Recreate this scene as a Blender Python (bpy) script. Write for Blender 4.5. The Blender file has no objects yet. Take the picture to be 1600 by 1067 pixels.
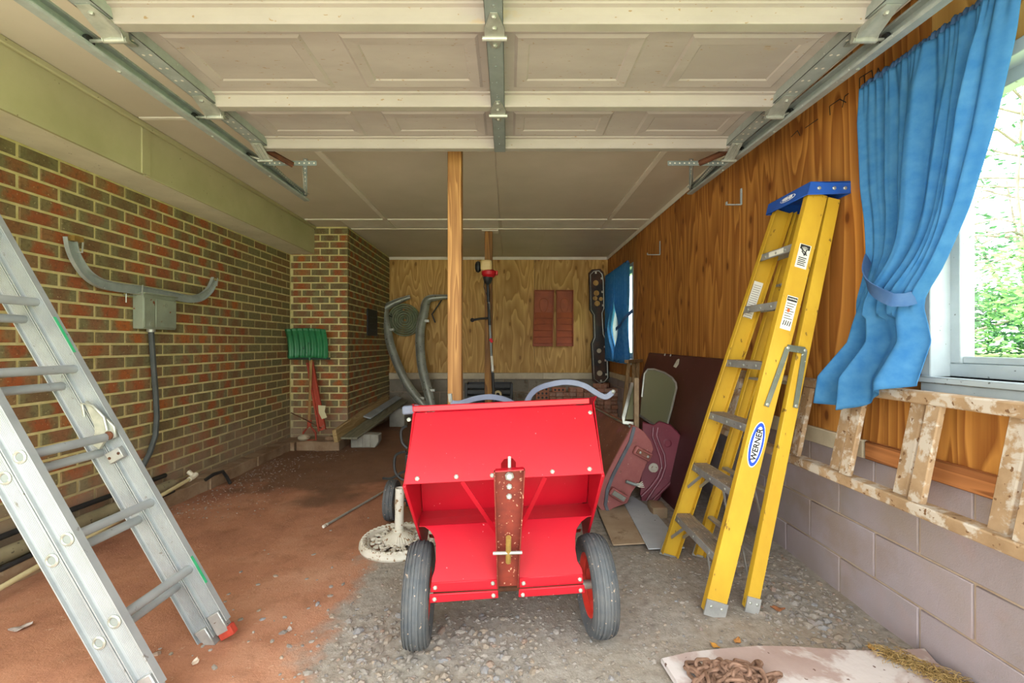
import bpy, math, random
from mathutils import Vector, Matrix, noise
R = random.Random(7)
scene = bpy.context.scene
COL = scene.collection
# ---------------------------------------------------------------- camera, sky, sun, exposure
CAMZ, F, VX, VY = 1.19, 690.0, 795.0, 538.0
cam_d = bpy.data.cameras.new('camera'); cam = bpy.data.objects.new('camera', cam_d); COL.objects.link(cam)
cam.location = (0, 0, CAMZ); cam.rotation_euler = (math.pi/2, 0, 0)
cam_d.sensor_width = 36; cam_d.sensor_fit = 'HORIZONTAL'; cam_d.lens = F/1600*36
cam_d.shift_x = (800-VX)/1600; cam_d.shift_y = (VY-533.5)/1600
cam_d.clip_start = .02; cam_d.clip_end = 400
scene.camera = cam
w = bpy.data.worlds.new('sky'); scene.world = w; w.use_nodes = True
bg = w.node_tree.nodes['Background']; bg.inputs[0].default_value = (.93, .98, 1.0, 1); bg.inputs[1].default_value = 1.7
sun_d = bpy.data.lights.new('sun', 'SUN'); sun = bpy.data.objects.new('sun', sun_d); COL.objects.link(sun)
sun_d.energy = 7.0; sun_d.angle = math.radians(1.2); sun_d.color = (1, .96, .88)
sun.rotation_euler = Vector((.40, .16, -.90)).to_track_quat('-Z', 'Y').to_euler()
vs = scene.view_settings
vs.view_transform = 'Standard'; vs.look = 'None'; vs.gamma = 1; vs.use_curve_mapping = False; vs.exposure = 1.75
scene.cycles.max_bounces = 12; scene.cycles.diffuse_bounces = 8; scene.cycles.transparent_max_bounces = 12

# ---------------------------------------------------------------- helpers
def at(px, py, Y): return Vector(((px-VX)*Y/F, Y, CAMZ-(py-VY)*Y/F))
def onx(px, py, X): return at(px, py, X*F/(px-VX))
def onz(px, py, z): return at(px, py, F*(CAMZ-z)/(py-VY))
def C(h, k=1.0):
    h = h.lstrip('#'); o = []
    for i in (0, 2, 4):
        s = int(h[i:i+2], 16)/255
        o.append((s/12.92 if s <= .04045 else ((s+.055)/1.055)**2.4)*k)
    return (*o, 1)
WL = {}
def tag(o, label=None, cat=None, group=None, kind=None):
    if label: o['label'] = label
    if cat: o['category'] = cat
    if group: o['group'] = group
    if kind: o['kind'] = kind
    return o
def thing(name, loc, label=None, cat=None, group=None, kind=None):
    o = bpy.data.objects.new(name, None); o.empty_display_size = .05; COL.objects.link(o)
    o.location = loc; WL[o.name] = Vector(loc)
    return tag(o, label, cat, group, kind)
def link(name, me, loc, parent=None, rot=None):
    o = bpy.data.objects.new(name, me); COL.objects.link(o); loc = Vector(loc); o.location = loc
    if rot: o.rotation_euler = rot
    WL[o.name] = loc
    if parent:
        o.parent = parent; o.matrix_parent_inverse = Matrix.Translation(-WL[parent.name])
    return o
def frames(pts):
    pts = [Vector(p) for p in pts]; n = len(pts); T = []
    for i in range(n):
        a = pts[max(i-1, 0)]; b = pts[min(i+1, n-1)]; T.append((b-a).normalized())
    return pts, T
class MB:
    def __init__(s): s.v = []; s.f = []
    def add(s, vs_, fs):
        o = len(s.v); s.v += [Vector(p) for p in vs_]; s.f += [tuple(i+o for i in f) for f in fs]; return s
    def box(s, a, b):
        (x0, y0, z0), (x1, y1, z1) = a, b
        return s.add([(x0,y0,z0),(x1,y0,z0),(x1,y1,z0),(x0,y1,z0),(x0,y0,z1),(x1,y0,z1),(x1,y1,z1),(x0,y1,z1)],
                     [(3,2,1,0),(4,5,6,7),(0,1,5,4),(1,2,6,5),(2,3,7,6),(3,0,4,7)])
    def bar(s, p, q, w_, h, up=(0,0,1), w2=None, h2=None):
        p = Vector(p); q = Vector(q); d = (q-p).normalized(); up = Vector(up)
        sd = d.cross(up)
        if sd.length < 1e-4: sd = d.cross(Vector((1,0,0)))
        sd.normalize(); u = sd.cross(d).normalized(); w2 = w_ if w2 is None else w2; h2 = h if h2 is None else h2
        vs_ = [p+sd*a*w_/2+u*b*h/2 for a, b in ((-1,-1),(1,-1),(1,1),(-1,1))]+[q+sd*a*w2/2+u*b*h2/2 for a, b in ((-1,-1),(1,-1),(1,1),(-1,1))]
        return s.add(vs_, [(3,2,1,0),(4,5,6,7),(0,1,5,4),(1,2,6,5),(2,3,7,6),(3,0,4,7)])
    def sweep(s, prof, pts, up=(0,0,1), closed=True, caps=True, scl=None):
        pts, T = frames(pts); k = len(prof); o = []
        up = Vector(up)
        for i, (p, t) in enumerate(zip(pts, T)):
            sd = t.cross(up)
            if sd.length < 1e-4: sd = t.cross(Vector((1,.1,0)))
            sd.normalize(); u = sd.cross(t).normalized(); c = scl[i] if scl else 1
            o += [p+sd*a*c+u*b*c for a, b in prof]
        fs = []
        kk = k if closed else k-1
        for i in range(len(pts)-1):
            for j in range(kk):
                j2 = (j+1) % k; fs.append((i*k+j, i*k+j2, (i+1)*k+j2, (i+1)*k+j))
        if closed and caps: fs += [tuple(range(k))[::-1], tuple(range((len(pts)-1)*k, len(pts)*k))]
        return s.add(o, fs)
    def tube(s, pts, r, n=8, loop=False):
        pts = [Vector(p) for p in pts]; m = len(pts); rr = r if isinstance(r, (list, tuple)) else [r]*m
        T = []
        for i in range(m):
            a = pts[(i-1) % m] if loop else pts[max(i-1, 0)]; b = pts[(i+1) % m] if loop else pts[min(i+1, m-1)]
            T.append((b-a).normalized())
        u = T[0].orthogonal().normalized(); o = []
        for i in range(m):
            u = (u-T[i]*u.dot(T[i])).normalized(); v = T[i].cross(u)
            o += [pts[i]+(u*math.cos(2*math.pi*j/n)+v*math.sin(2*math.pi*j/n))*rr[i] for j in range(n)]
        fs = []
        for i in range(m if loop else m-1):
            i2 = (i+1) % m
            for j in range(n): fs.append((i*n+j, i*n+(j+1) % n, i2*n+(j+1) % n, i2*n+j))
        if not loop: fs += [tuple(range(n))[::-1], tuple(range((m-1)*n, m*n))]
        return s.add(o, fs)
    def lathe(s, prof, org, axis=(0,0,1), n=24, loop=False, caps=True):
        org = Vector(org); ax = Vector(axis).normalized(); u = ax.orthogonal().normalized(); v = ax.cross(u); k = len(prof); o = []
        for i in range(n):
            c, q = math.cos(2*math.pi*i/n), math.sin(2*math.pi*i/n)
            o += [org+ax*h+(u*c+v*q)*r for r, h in prof]
        fs = []
        for i in range(n):
            i2 = (i+1) % n
            for j in range(k if loop else k-1): fs.append((i*k+j, i2*k+j, i2*k+(j+1) % k, i*k+(j+1) % k))
        if not loop and caps:
            if prof[0][0] > 1e-5: fs.append(tuple(i*k for i in range(n))[::-1])
            if prof[-1][0] > 1e-5: fs.append(tuple(i*k+k-1 for i in range(n)))
        return s.add(o, fs)
    def ext(s, poly, vec):
        poly = [Vector(p) for p in poly]; vec = Vector(vec); n = len(poly)
        nm = Vector()
        for i in range(n): nm += poly[i].cross(poly[(i+1) % n])
        if nm.dot(vec) > 0: poly = poly[::-1]
        return s.add(poly+[p+vec for p in poly], [tuple(range(n)), tuple(range(n, 2*n))[::-1]]+[(i, i+n, (i+1) % n+n, (i+1) % n) for i in range(n)])
    def ball(s, c, r, n=8, sq=(1,1,1)):
        b = MB().lathe([(1e-6 if k in (0, n//2) else math.sin(math.pi*k/(n//2)), -math.cos(math.pi*k/(n//2))) for k in range(n//2+1)], (0,0,0), n=n)
        return s.add([(c[0]+p.x*r*sq[0], c[1]+p.y*r*sq[1], c[2]+p.z*r*sq[2]) for p in b.v], b.f)
    def grid(s, fn, nu, nv):
        o = [fn(i/nu, j/nv) for j in range(nv+1) for i in range(nu+1)]
        return s.add(o, [(j*(nu+1)+i, j*(nu+1)+i+1, (j+1)*(nu+1)+i+1, (j+1)*(nu+1)+i) for j in range(nv) for i in range(nu)])
    def bolt(s, p, nrm, r=.008, h=.006):
        s.lathe([(r, 0), (r, h*.6), (r*.6, h), (1e-6, h)], p, nrm, 6); return s
    def xf(s, M_): s.v = [M_ @ p for p in s.v]; return s
    def mesh(s, name, mat_, smooth=True, ang=35, off=(0,0,0)):
        me = bpy.data.meshes.new(name); off = Vector(off)
        me.from_pydata([tuple(p-off) for p in s.v], [], s.f)
        if mat_: me.materials.append(mat_)
        if smooth:
            me.polygons.foreach_set('use_smooth', [True]*len(me.polygons))
            me.update(); me.set_sharp_from_angle(angle=math.radians(ang))
        me.update(); return me
    def build(s, name, mat_, parent=None, label=None, cat=None, group=None, kind=None, bevel=0, smooth=True, ang=35, solid=0, seg=1):
        xs = [p.x for p in s.v]; ys = [p.y for p in s.v]; zs = [p.z for p in s.v]
        c = Vector(((min(xs)+max(xs))/2, (min(ys)+max(ys))/2, (min(zs)+max(zs))/2 if parent else min(zs)))
        o = link(name, s.mesh(name, mat_, smooth, ang, c), c, parent)
        if solid: m = o.modifiers.new('Solidify', 'SOLIDIFY'); m.thickness = solid; m.offset = 0
        if bevel:
            m = o.modifiers.new('Bevel', 'BEVEL'); m.width = bevel; m.segments = seg; m.limit_method = 'ANGLE'; m.angle_limit = math.radians(40)
        return tag(o, label, cat, group, kind)
def _each(s, name, mat_, parent=None, **kw):
    par = list(range(len(s.v)))
    def fd(i):
        while par[i] != i: par[i] = par[par[i]]; i = par[i]
        return i
    for f in s.f:
        for i in f[1:]: par[fd(i)] = fd(f[0])
    comp = {}
    for f in s.f: comp.setdefault(fd(f[0]), []).append(f)
    for fs in comp.values():
        idx = sorted({i for f in fs for i in f}); mp = {i: k for k, i in enumerate(idx)}
        MB().add([s.v[i] for i in idx], [tuple(mp[i] for i in f) for f in fs]).build(name, mat_, parent, **kw)
MB.each = _each
def box(a, b): return MB().box(a, b)

# ---------------------------------------------------------------- materials
class NT:
    def __init__(s, name):
        s.m = bpy.data.materials.new(name); s.m.use_nodes = True; s.t = s.m.node_tree; s.b = s.t.nodes['Principled BSDF']
    def n(s, typ, **kw):
        nd = s.t.nodes.new(typ)
        for k, v in kw.items():
            if k in nd.inputs.keys(): nd.inputs[k].default_value = v
            else: setattr(nd, k, v)
        return nd
    def l(s, a, b): s.t.links.new(a, b)
    def coords(s, stretch=(1,1,1), kind='Object', rnd=True):
        tc = s.n('ShaderNodeTexCoord') if kind == 'Object' else s.n('ShaderNodeNewGeometry')
        mp = s.n('ShaderNodeMapping'); mp.inputs['Scale'].default_value = stretch
        s.l(tc.outputs['Object' if kind == 'Object' else 'Position'], mp.inputs['Vector'])
        if rnd:
            oi = s.n('ShaderNodeObjectInfo'); ma = s.n('ShaderNodeMath', operation='MULTIPLY'); ma.inputs[1].default_value = 37.0
            s.l(oi.outputs['Random'], ma.inputs[0]); s.l(ma.outputs[0], mp.inputs['Location'])
        return mp.outputs[0]
    def noise(s, vec, scale, detail=4, rough=.55, dist=0):
        nd = s.n('ShaderNodeTexNoise', Scale=scale, Detail=detail, Roughness=rough, Distortion=dist); s.l(vec, nd.inputs['Vector']); return nd.outputs[0]
    def ramp(s, fac, stops, interp='LINEAR'):
        r = s.n('ShaderNodeValToRGB'); cr = r.color_ramp; cr.interpolation = interp
        while len(cr.elements) < len(stops): cr.elements.new(.5)
        for e, (p, c) in zip(cr.elements, stops): e.position = p; e.color = c if not isinstance(c, (int, float)) else (c, c, c, 1)
        s.l(fac, r.inputs[0]); return r.outputs[0]
    def mix(s, fac, a, b, bl='MIX'):
        m = s.n('ShaderNodeMix', data_type='RGBA', blend_type=bl)
        for i, x in ((0, fac), (6, a), (7, b)):
            if isinstance(x, (tuple, list, float, int)): m.inputs[i].default_value = x
            else: s.l(x, m.inputs[i])
        return m.outputs[2]
    def math(s, op, a, b=0):
        m = s.n('ShaderNodeMath', operation=op)
        for i, x in enumerate((a, b)):
            if isinstance(x, (float, int)): m.inputs[i].default_value = x
            else: s.l(x, m.inputs[i])
        return m.outputs[0]
    def bump(s, h, strength=.3, dist=.01):
        b = s.n('ShaderNodeBump', Strength=strength, Distance=dist); s.l(h, b.inputs['Height']); s.l(b.outputs[0], s.b.inputs['Normal'])
    def fin(s, col, rough=.6, metal=0, spec=.5):
        for k, x in (('Base Color', col), ('Roughness', rough), ('Metallic', metal), ('Specular IOR Level', spec)):
            if isinstance(x, (tuple, list, float, int)): s.b.inputs[k].default_value = x
            else: s.l(x, s.b.inputs[k])
        return s.m
def mat(name, c1, c2=None, scale=6, rough=.6, metal=0, bump=0, bscale=60, stretch=(1,1,1), speck=None, streak=None, spec=.5, lo=.35, hi=.65, bdist=.004):
    """two-tone noise, optional specks (colour, scale, threshold) and a second patchy stain (colour, scale, threshold)"""
    s = NT(name); v = s.coords(stretch); col = C(c1) if isinstance(c1, str) else c1
    if c2: col = s.ramp(s.noise(v, scale, 6, .6), [(lo, C(c1)), (hi, C(c2))])
    if streak: col = s.mix(s.ramp(s.noise(v, streak[1], 5, .65, .3), [(streak[2], 0), (min(.99, streak[2]+.08), 1)]), col, C(streak[0]))
    if speck: col = s.mix(s.ramp(s.noise(v, speck[1], 2, .5), [(speck[2], 0), (min(.99, speck[2]+.03), 1)]), col, C(speck[0]))
    if bump: s.bump(s.noise(v, bscale, 5, .6), bump, bdist)
    return s.fin(col, rough, metal, spec)
def wood(name, light, dark, axis=2, ring=14, scale=2.2, stretch=.16, knots=True, rough=.65, stain=None, kscale=3.2, fine=.25):
    """contour-line grain along an axis with optional knots"""
    s = NT(name); st = [1, 1, 1]; st[axis] = stretch; v = s.coords(tuple(st))
    n1 = s.noise(v, scale, 3, .5, .25)
    rg = s.math('FRACT', s.math('MULTIPLY', n1, ring))
    g = s.ramp(rg, [(0, .15), (.55, .55), (.9, 1), (1, .1)])
    fv = s.coords(tuple(40 if i != axis else 1.2 for i in range(3)))
    g2 = s.mix(fine, g, s.noise(fv, 3, 3, .6))
    mid = tuple((a+b)/2 for a, b in zip(C(light), C(dark)))
    col = s.ramp(g2, [(.15, C(dark)), (.5, mid), (.85, C(light))])
    big = s.ramp(s.noise(v, .9, 2), [(.3, .78), (.7, 1.1)]); col = s.mix(1.0, col, big, 'MULTIPLY')
    if knots:
        sx = s.n('ShaderNodeSeparateXYZ'); s.l(s.coords(), sx.inputs[0]); cb = s.n('ShaderNodeCombineXYZ')
        ax_ = [i for i in range(3) if i != axis]; s.l(s.math('ADD', sx.outputs[ax_[0]], sx.outputs[ax_[1]]), cb.inputs[0]); s.l(s.math('MULTIPLY', sx.outputs[axis], .5), cb.inputs[1])
        vo = s.n('ShaderNodeTexVoronoi', voronoi_dimensions='2D', Scale=kscale); s.l(cb.outputs[0], vo.inputs['Vector'])
        col = s.mix(s.ramp(vo.outputs['Distance'], [(.03, 1), (.055, 0)]), col, C('#2c1606'))
        col = s.mix(s.ramp(vo.outputs['Distance'], [(.05, .6), (.12, 0)]), col, C(dark))
    if stain: col = s.mix(s.ramp(s.noise(s.coords(), stain[1], 4), [(stain[2], 0), (stain[2]+.15, .8)]), col, C(stain[0]))
    s.bump(g2, .12, .002)
    return s.fin(col, rough, 0, .35)
def brick_mat(name, dim=(.204, .067)):
    s = NT(name); oi = s.n('ShaderNodeObjectInfo'); ge = s.n('ShaderNodeNewGeometry')
    rnd = s.math('FRACT', s.math('ADD', oi.outputs['Random'], ge.outputs['Random Per Island']))
    v = s.coords(kind='Pos', rnd=False)
    base = s.ramp(rnd, [(0, C('#9c5630')), (.2, C('#8c5234')), (.4, C('#a8602f')), (.55, C('#846044')), (.72, C('#775a3e')), (.88, C('#6c5d40')), (1, C('#985a34'))])
    lc = s.n('ShaderNodeTexCoord'); sl = s.n('ShaderNodeSeparateXYZ'); s.l(lc.outputs['Generated'], sl.inputs[0])
    ends = s.math('MULTIPLY', s.math('ABSOLUTE', s.math('SUBTRACT', sl.outputs[0], .5)), 1.1)
    fl = s.math('ADD', s.noise(v, 11, 4, .65), s.math('SUBTRACT', ends, .22))
    flash = s.ramp(fl, [(.40, 0), (.66, 1)])
    r2 = s.math('FRACT', s.math('MULTIPLY', rnd, 7.31))
    col = s.mix(s.math('MULTIPLY', flash, s.ramp(r2, [(0, .45), (1, 1)])), base, C('#7a7350'))
    fl2 = s.ramp(s.noise(v, 40, 4, .7), [(.5, 0), (.74, .7)]); col = s.mix(fl2, col, C('#4c4330'))
    sp = s.ramp(s.noise(v, 70, 3, .6), [(.64, 0), (.72, .6)]); col = s.mix(sp, col, C('#c3b684'))
    # splashed clay dust on the lowest courses
    sx = s.n('ShaderNodeSeparateXYZ'); s.l(ge.outputs['Position'], sx.inputs[0])
    zz = s.math('ADD', sx.outputs[2], s.math('MULTIPLY', s.noise(v, 3, 4), .9))
    col = s.mix(s.ramp(zz, [(.55, .72), (1.15, 0)]), col, C('#94806a'))
    s.bump(s.noise(v, 70, 5, .7), .5, .004)
    return s.fin(col, .9, 0, .2)
M = {}
M['brick'] = brick_mat('flashed_brick')
def mortar():
    s = NT('mortar'); v = s.coords(kind='Pos', rnd=False); ge = s.n('ShaderNodeNewGeometry')
    col = s.ramp(s.noise(v, 14, 5, .6), [(.3, C('#bcae74')), (.7, C('#d6c992'))])
    sx = s.n('ShaderNodeSeparateXYZ'); s.l(ge.outputs['Position'], sx.inputs[0])
    zz = s.math('ADD', sx.outputs[2], s.math('MULTIPLY', s.noise(v, 3, 4), .9))
    col = s.mix(s.ramp(zz, [(.5, .85), (1.1, 0)]), col, C('#94806a'))
    s.bump(s.noise(v, 90, 4, .7), .5, .004); return s.fin(col, .95, 0, .1)
M['mortar'] = mortar()
M['white_paint'] = mat('aged_white_paint', '#e2ddc6', '#cfcab2', 3, .7, speck=('#8a8268', 55, .72), bump=.08, bscale=40)
M['ceil'] = mat('ceiling_board', '#cfc4b0', '#c2b8a3', 1.2, .8, speck=('#a59c8a', 80, .75), bump=.05, bscale=30)
M['beam'] = mat('beam_paint', '#b8b28a', '#aaa47c', 2, .75, streak=('#b1a987', 3, .68), speck=('#857c5f', 45, .73), bump=.08, bscale=50)
M['batten'] = mat('batten_paint', '#e6dfd0', '#d8d1bf', 4, .7)
M['ply'] = wood('fir_plywood', '#c4873f', '#83491a', 2, 17, 2.6, .11, True, .6, fine=.3, kscale=3.4)
M['ply_back'] = wood('golden_plywood', '#d2a860', '#a27636', 2, 16, 2.6, .2, True, .6, kscale=2.6)
M['stud'] = wood('pine_post', '#b5854c', '#85582c', 2, 9, 9, .05, True, .65, kscale=1.7)
M['plate'] = wood('sill_plank', '#b87845', '#86502a', 1, 9, 7, .06, True, .7)
M['trimwood'] = mat('pale_board', '#cabda0', '#b5a68a', 5, .75, stretch=(1,1,1), streak=('#a09070', 6, .62))
def block_mat():
    s = NT('concrete_block'); v = s.coords(kind='Pos', rnd=False); oi = s.n('ShaderNodeObjectInfo')
    col = s.ramp(s.noise(v, 2.0, 4, .6), [(.3, C('#8f8684')), (.5, C('#a3969a')), (.7, C('#9c8d84'))])
    col = s.mix(s.ramp(s.noise(v, 1.3, 5, .6), [(.52, 0), (.68, .75)]), col, C('#86693f'))
    col = s.mix(s.ramp(s.noise(v, 2.2, 3, .6), [(.6, 0), (.75, .5)]), col, C('#b98d80'))
    col = s.mix(.35, col, s.ramp(oi.outputs['Random'], [(0, C('#8d8078')), (1, C('#a79b9c'))]))
    s.bump(s.noise(v, 160, 4, .7), .55, .003); return s.fin(col, .95, 0, .15)
M['block'] = block_mat()
M['block_back'] = mat('brown_grey_block', '#8f8676', '#7d7362', 4, .95, bump=.4, bscale=90, streak=('#6d5c46', 3, .58))
M['blockmortar'] = mat('block_mortar', '#b3a08c', '#a58f78', 10, .95, bump=.4)
M['galv'] = mat('galvanised_steel', '#a9b0ac', '#959c98', 14, .45, .25, speck=('#d8dcd8', 90, .72))
M['galv_dull'] = mat('dull_galvanised', '#8a918e', '#7a817e', 10, .5, .2, speck=('#b9bdb8', 60, .72))
M['zinc'] = mat('bright_zinc', '#b4b4aa', '#999b91', 20, .4, .45)
M['rust'] = mat('rusty_iron', '#6b3f26', '#4b2c1c', 18, .8, .2, bump=.3)
M['rubber'] = mat('black_rubber', '#4a4e52', '#5c5c5c', 20, .75, bump=.2, bscale=90, speck=('#b8a08c', 70, .68))
M['black'] = mat('black_plastic', '#1d1e1f', '#2a2a2a', 20, .5)
M['dark'] = mat('dark_iron', '#3a3a3c', '#2b2a2a', 18, .55, .4)
# ---------------------------------------------------------------- ground
def gz(x, y):
    return .014*noise.noise((x*1.3, y*1.3, 1.7))+.006*noise.noise((x*5, y*5, 4.1))+.0025*noise.noise((x*17, y*17, 9))
def clay_edge(y, x=0): return (-.78+.16*noise.noise((y*2.1, 3.3, 0)) if y < 2.5 else -.78+min(1.0, (y-2.5)*1.15))
def ground_mat():
    s = NT('clay_and_gravel_dust'); v = s.coords(kind='Pos', rnd=False)
    at_ = s.n('ShaderNodeAttribute', attribute_name='gravel')
    clay = s.ramp(s.noise(v, 1.6, 6, .62), [(.3, C('#976650')), (.5, C('#b07c60')), (.72, C('#c29478'))])
    clay = s.mix(s.ramp(s.noise(v, 7, 5, .7), [(.5, 0), (.75, .6)]), clay, C('#80573f'))
    clay = s.mix(s.ramp(s.noise(v, 45, 3, .6), [(.66, 0), (.72, .6)]), clay, C('#c9a88c'))
    grav = s.ramp(s.noise(v, 26, 6, .7), [(.25, C('#766e66')), (.5, C('#9c9489')), (.75, C('#b4aca2'))])
    grav = s.mix(s.ramp(s.noise(v, 2.6, 4, .6), [(.45, 0), (.7, .65)]), grav, C('#93826f'))
    k = s.math('ADD', at_.outputs['Fac'], s.math('MULTIPLY', s.math('SUBTRACT', s.noise(v, 5, 5, .6), .5), .9))
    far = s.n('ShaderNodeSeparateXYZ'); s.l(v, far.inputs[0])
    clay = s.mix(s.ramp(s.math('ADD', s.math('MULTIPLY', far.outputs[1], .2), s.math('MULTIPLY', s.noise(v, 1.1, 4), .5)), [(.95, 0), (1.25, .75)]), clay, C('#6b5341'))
    col = s.mix(s.ramp(k, [(.38, 0), (.62, 1)]), clay, grav)
    s.bump(s.mix(.5, s.noise(v, 22, 6, .7), s.noise(v, 110, 4, .7)), .7, .012)
    return s.fin(col, .95, 0, .15)
M['ground'] = ground_mat()
def build_floor():
    nx, ny = 150, 190; x0, x1, y0, y1 = -2.75, 1.75, .3, 7.2
    mb = MB().grid(lambda u, v: (x0+(x1-x0)*u, y0+(y1-y0)*v, gz(x0+(x1-x0)*u, y0+(y1-y0)*v)), nx, ny)
    o = mb.build('floor', M['ground'], kind='structure')
    o['label'] = 'bare red clay and grey gravel floor'
    at_ = o.data.attributes.new('gravel', 'FLOAT', 'POINT')
    at_.data.foreach_set('value', [max(0, min(1, .5+(p.x-clay_edge(p.y))*2.2)) for p in mb.v])
build_floor()
# ---------------------------------------------------------------- brick walls
def brick_mesh(L, H, D):
    b = .0035; mb = MB()
    # box with chamfered front edges; local: x length, y depth (front at y=-D/2), z height
    f = [(-L/2+b, -D/2, -H/2+b), (L/2-b, -D/2, -H/2+b), (L/2-b, -D/2, H/2-b), (-L/2+b, -D/2, H/2-b)]
    m = [(-L/2, -D/2+b, -H/2), (L/2, -D/2+b, -H/2), (L/2, -D/2+b, H/2), (-L/2, -D/2+b, H/2)]
    k = [(-L/2, D/2, -H/2), (L/2, D/2, -H/2), (L/2, D/2, H/2), (-L/2, D/2, H/2)]
    mb.add(f+m+k, [(0,1,2,3)]+[(4+i, 4+(i+1) % 4, (i+1) % 4, i) for i in range(4)]+[(8+i, 8+(i+1) % 4, 4+(i+1) % 4, 4+i) for i in range(4)]+[(11,10,9,8)])
    return mb
BL, BH, BJ = .2182, .082, .0155
_bm = {}
def bmesh_for(L):
    k = round(L, 3)
    if k not in _bm: _bm[k] = brick_mesh(k, BH-BJ, .05).mesh('brick', M['brick'], smooth=False)
    return _bm[k]
def lay(parent, spots, rest_name):
    """spots: (centre, rotz, length); the 300 nearest become bricks of their own"""
    spots.sort(key=lambda q: (q[0]-cam.location).length)
    for c, rz, L in spots[:300]:
        o = link('brick', bmesh_for(L), c, parent); o.rotation_euler = (R.uniform(-.006, .006), R.uniform(-.004, .004), rz)
    if len(spots) > 300:
        mb = MB()
        for c, rz, L in spots[300:]:
            b = brick_mesh(L, BH-BJ, .05); b.xf(Matrix.Translation(c) @ Matrix.Rotation(rz, 4, 'Z')); mb.add(b.v, b.f)
        mb.build(rest_name, M['brick'], parent, kind='stuff', smooth=False)
XL, YC, XC, YB, XR, ZC = -2.6, 5.25, -1.917, 7.1, 1.6, 2.59
def wall_left():
    p = box((XL-.14, .3, -.1), (XL-.006, YB+.1, ZC+.05)).build('wall_left', M['mortar'], kind='structure', smooth=False)
    p['label'] = 'flashed red brick wall with cream mortar'
    sp = []; top = 2.258
    for r in range(27):
        z = top-BH*(r+.5); ph = 2.339 if r % 2 == 0 else 2.339+BL/2
        k0 = math.ceil((1.75-ph)/BL)
        for k in range(k0, 40):
            y0 = ph+k*BL; y1 = min(y0+BL, YC+.0)
            if y1-y0 < .045: break
            sp.append((Vector((XL-.025+R.uniform(-.0015, .002), (y0+y1)/2, z)), math.pi/2, y1-y0-BJ))
    lay(p, sp, 'brick_field')
def wall_chimney():
    p = box((XL, YC+.006, -.1), (XC-.006, YB, ZC)).build('wall_chimney', M['mortar'], kind='structure', smooth=False)
    p['label'] = 'brick chimney breast projecting into the corner'
    sp = []
    for r in range(32):
        z = ZC-.012-BH*(r+.5); off = 0 if r % 2 == 0 else BL/2
        x = XC
        first = BL if r % 2 == 0 else BL/2
        e = XC
        while e > XL+.05:                                   # front face, from the corner leftwards
            L = first if e == XC else BL; s_ = max(e-L, XL)
            if e-s_ > .05: sp.append((Vector(((s_+e)/2+(BJ/2 if e == XC else 0), YC+.025+R.uniform(-.001, .002), z)), 0, e-s_-(BJ/2 if e == XC else BJ)))
            e = s_
        y = YC+.05; first = BL/2-.05+.0 if r % 2 == 0 else BL-.05
        k = 0
        while y < YB-.03:                                   # side face
            L = first if k == 0 else BL; e2 = min(y+L, YB)
            if e2-y > .04: sp.append((Vector((XC-.025+R.uniform(-.001, .002), (y+e2)/2-(BJ/2 if k == 0 else 0), z)), math.pi/2, e2-y-(0 if k == 0 else BJ)))
            y = e2; k += 1
    lay(p, sp, 'brick_field')
wall_left(); wall_chimney()
# footing ledges
M['footing'] = mat('muddy_footing', '#9c8468', '#7c5f45', 5, .95, bump=.6, bscale=25, streak=('#b0a288', 3, .58), bdist=.01)
def slab(a, b, name, m_, parent=None, jit=.008, n=(8, 3), **kw):
    """rough-topped block"""
    (x0,y0,z0), (x1,y1,z1) = a, b; mb = MB(); nx, ny = n
    def P(u, v, top): 
        x = x0+(x1-x0)*u; y = y0+(y1-y0)*v
        return (x+jit*noise.noise((x*9, y*9, z1)), y+jit*noise.noise((x*9, y*9, 5+z1)), (z1+jit*noise.noise((x*11, y*11, 2))) if top else z0)
    mb.grid(lambda u, v: P(u, v, True), nx, ny)
    k = nx+1
    edge = [i for i in range(nx)]+[nx+j*k for j in range(ny)]+[ny*k+i for i in range(nx, 0, -1)]+[j*k for j in range(ny, 0, -1)]
    base = len(mb.v)
    mb.v += [Vector((mb.v[i].x, mb.v[i].y, z0)) for i in edge]; m = len(edge)
    mb.f += [(base+i, base+(i+1) % m, edge[(i+1) % m], edge[i]) for i in range(m)]
    return mb.build(name, m_, parent, bevel=.006, **kw)
def footings():
    t = thing('trim_1', (-2.52, 3.8, 0), kind='structure'); t['label'] = 'rough muddy footing ledge along the brick wall'
    cuts = [2.0, 2.9, 3.62, 4.3, 5.02]
    for a, b in zip(cuts, cuts[1:]):
        slab((XL, a+.012, -.08), (-2.45+R.uniform(-.02, .02), b, .085+.02*R.random()), 'footing_block', M['footing'], t, .012, (4, 10))
    slab((XL, 4.93, -.08), (-2.40, 5.25, .09), 'footing_block', M['footing'], t, .008, (4, 4))
    slab((-2.385, 4.95, -.08), (-1.9, 5.25, .1), 'footing_block', M['footing'], t, .008, (9, 4))
footings()
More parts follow.
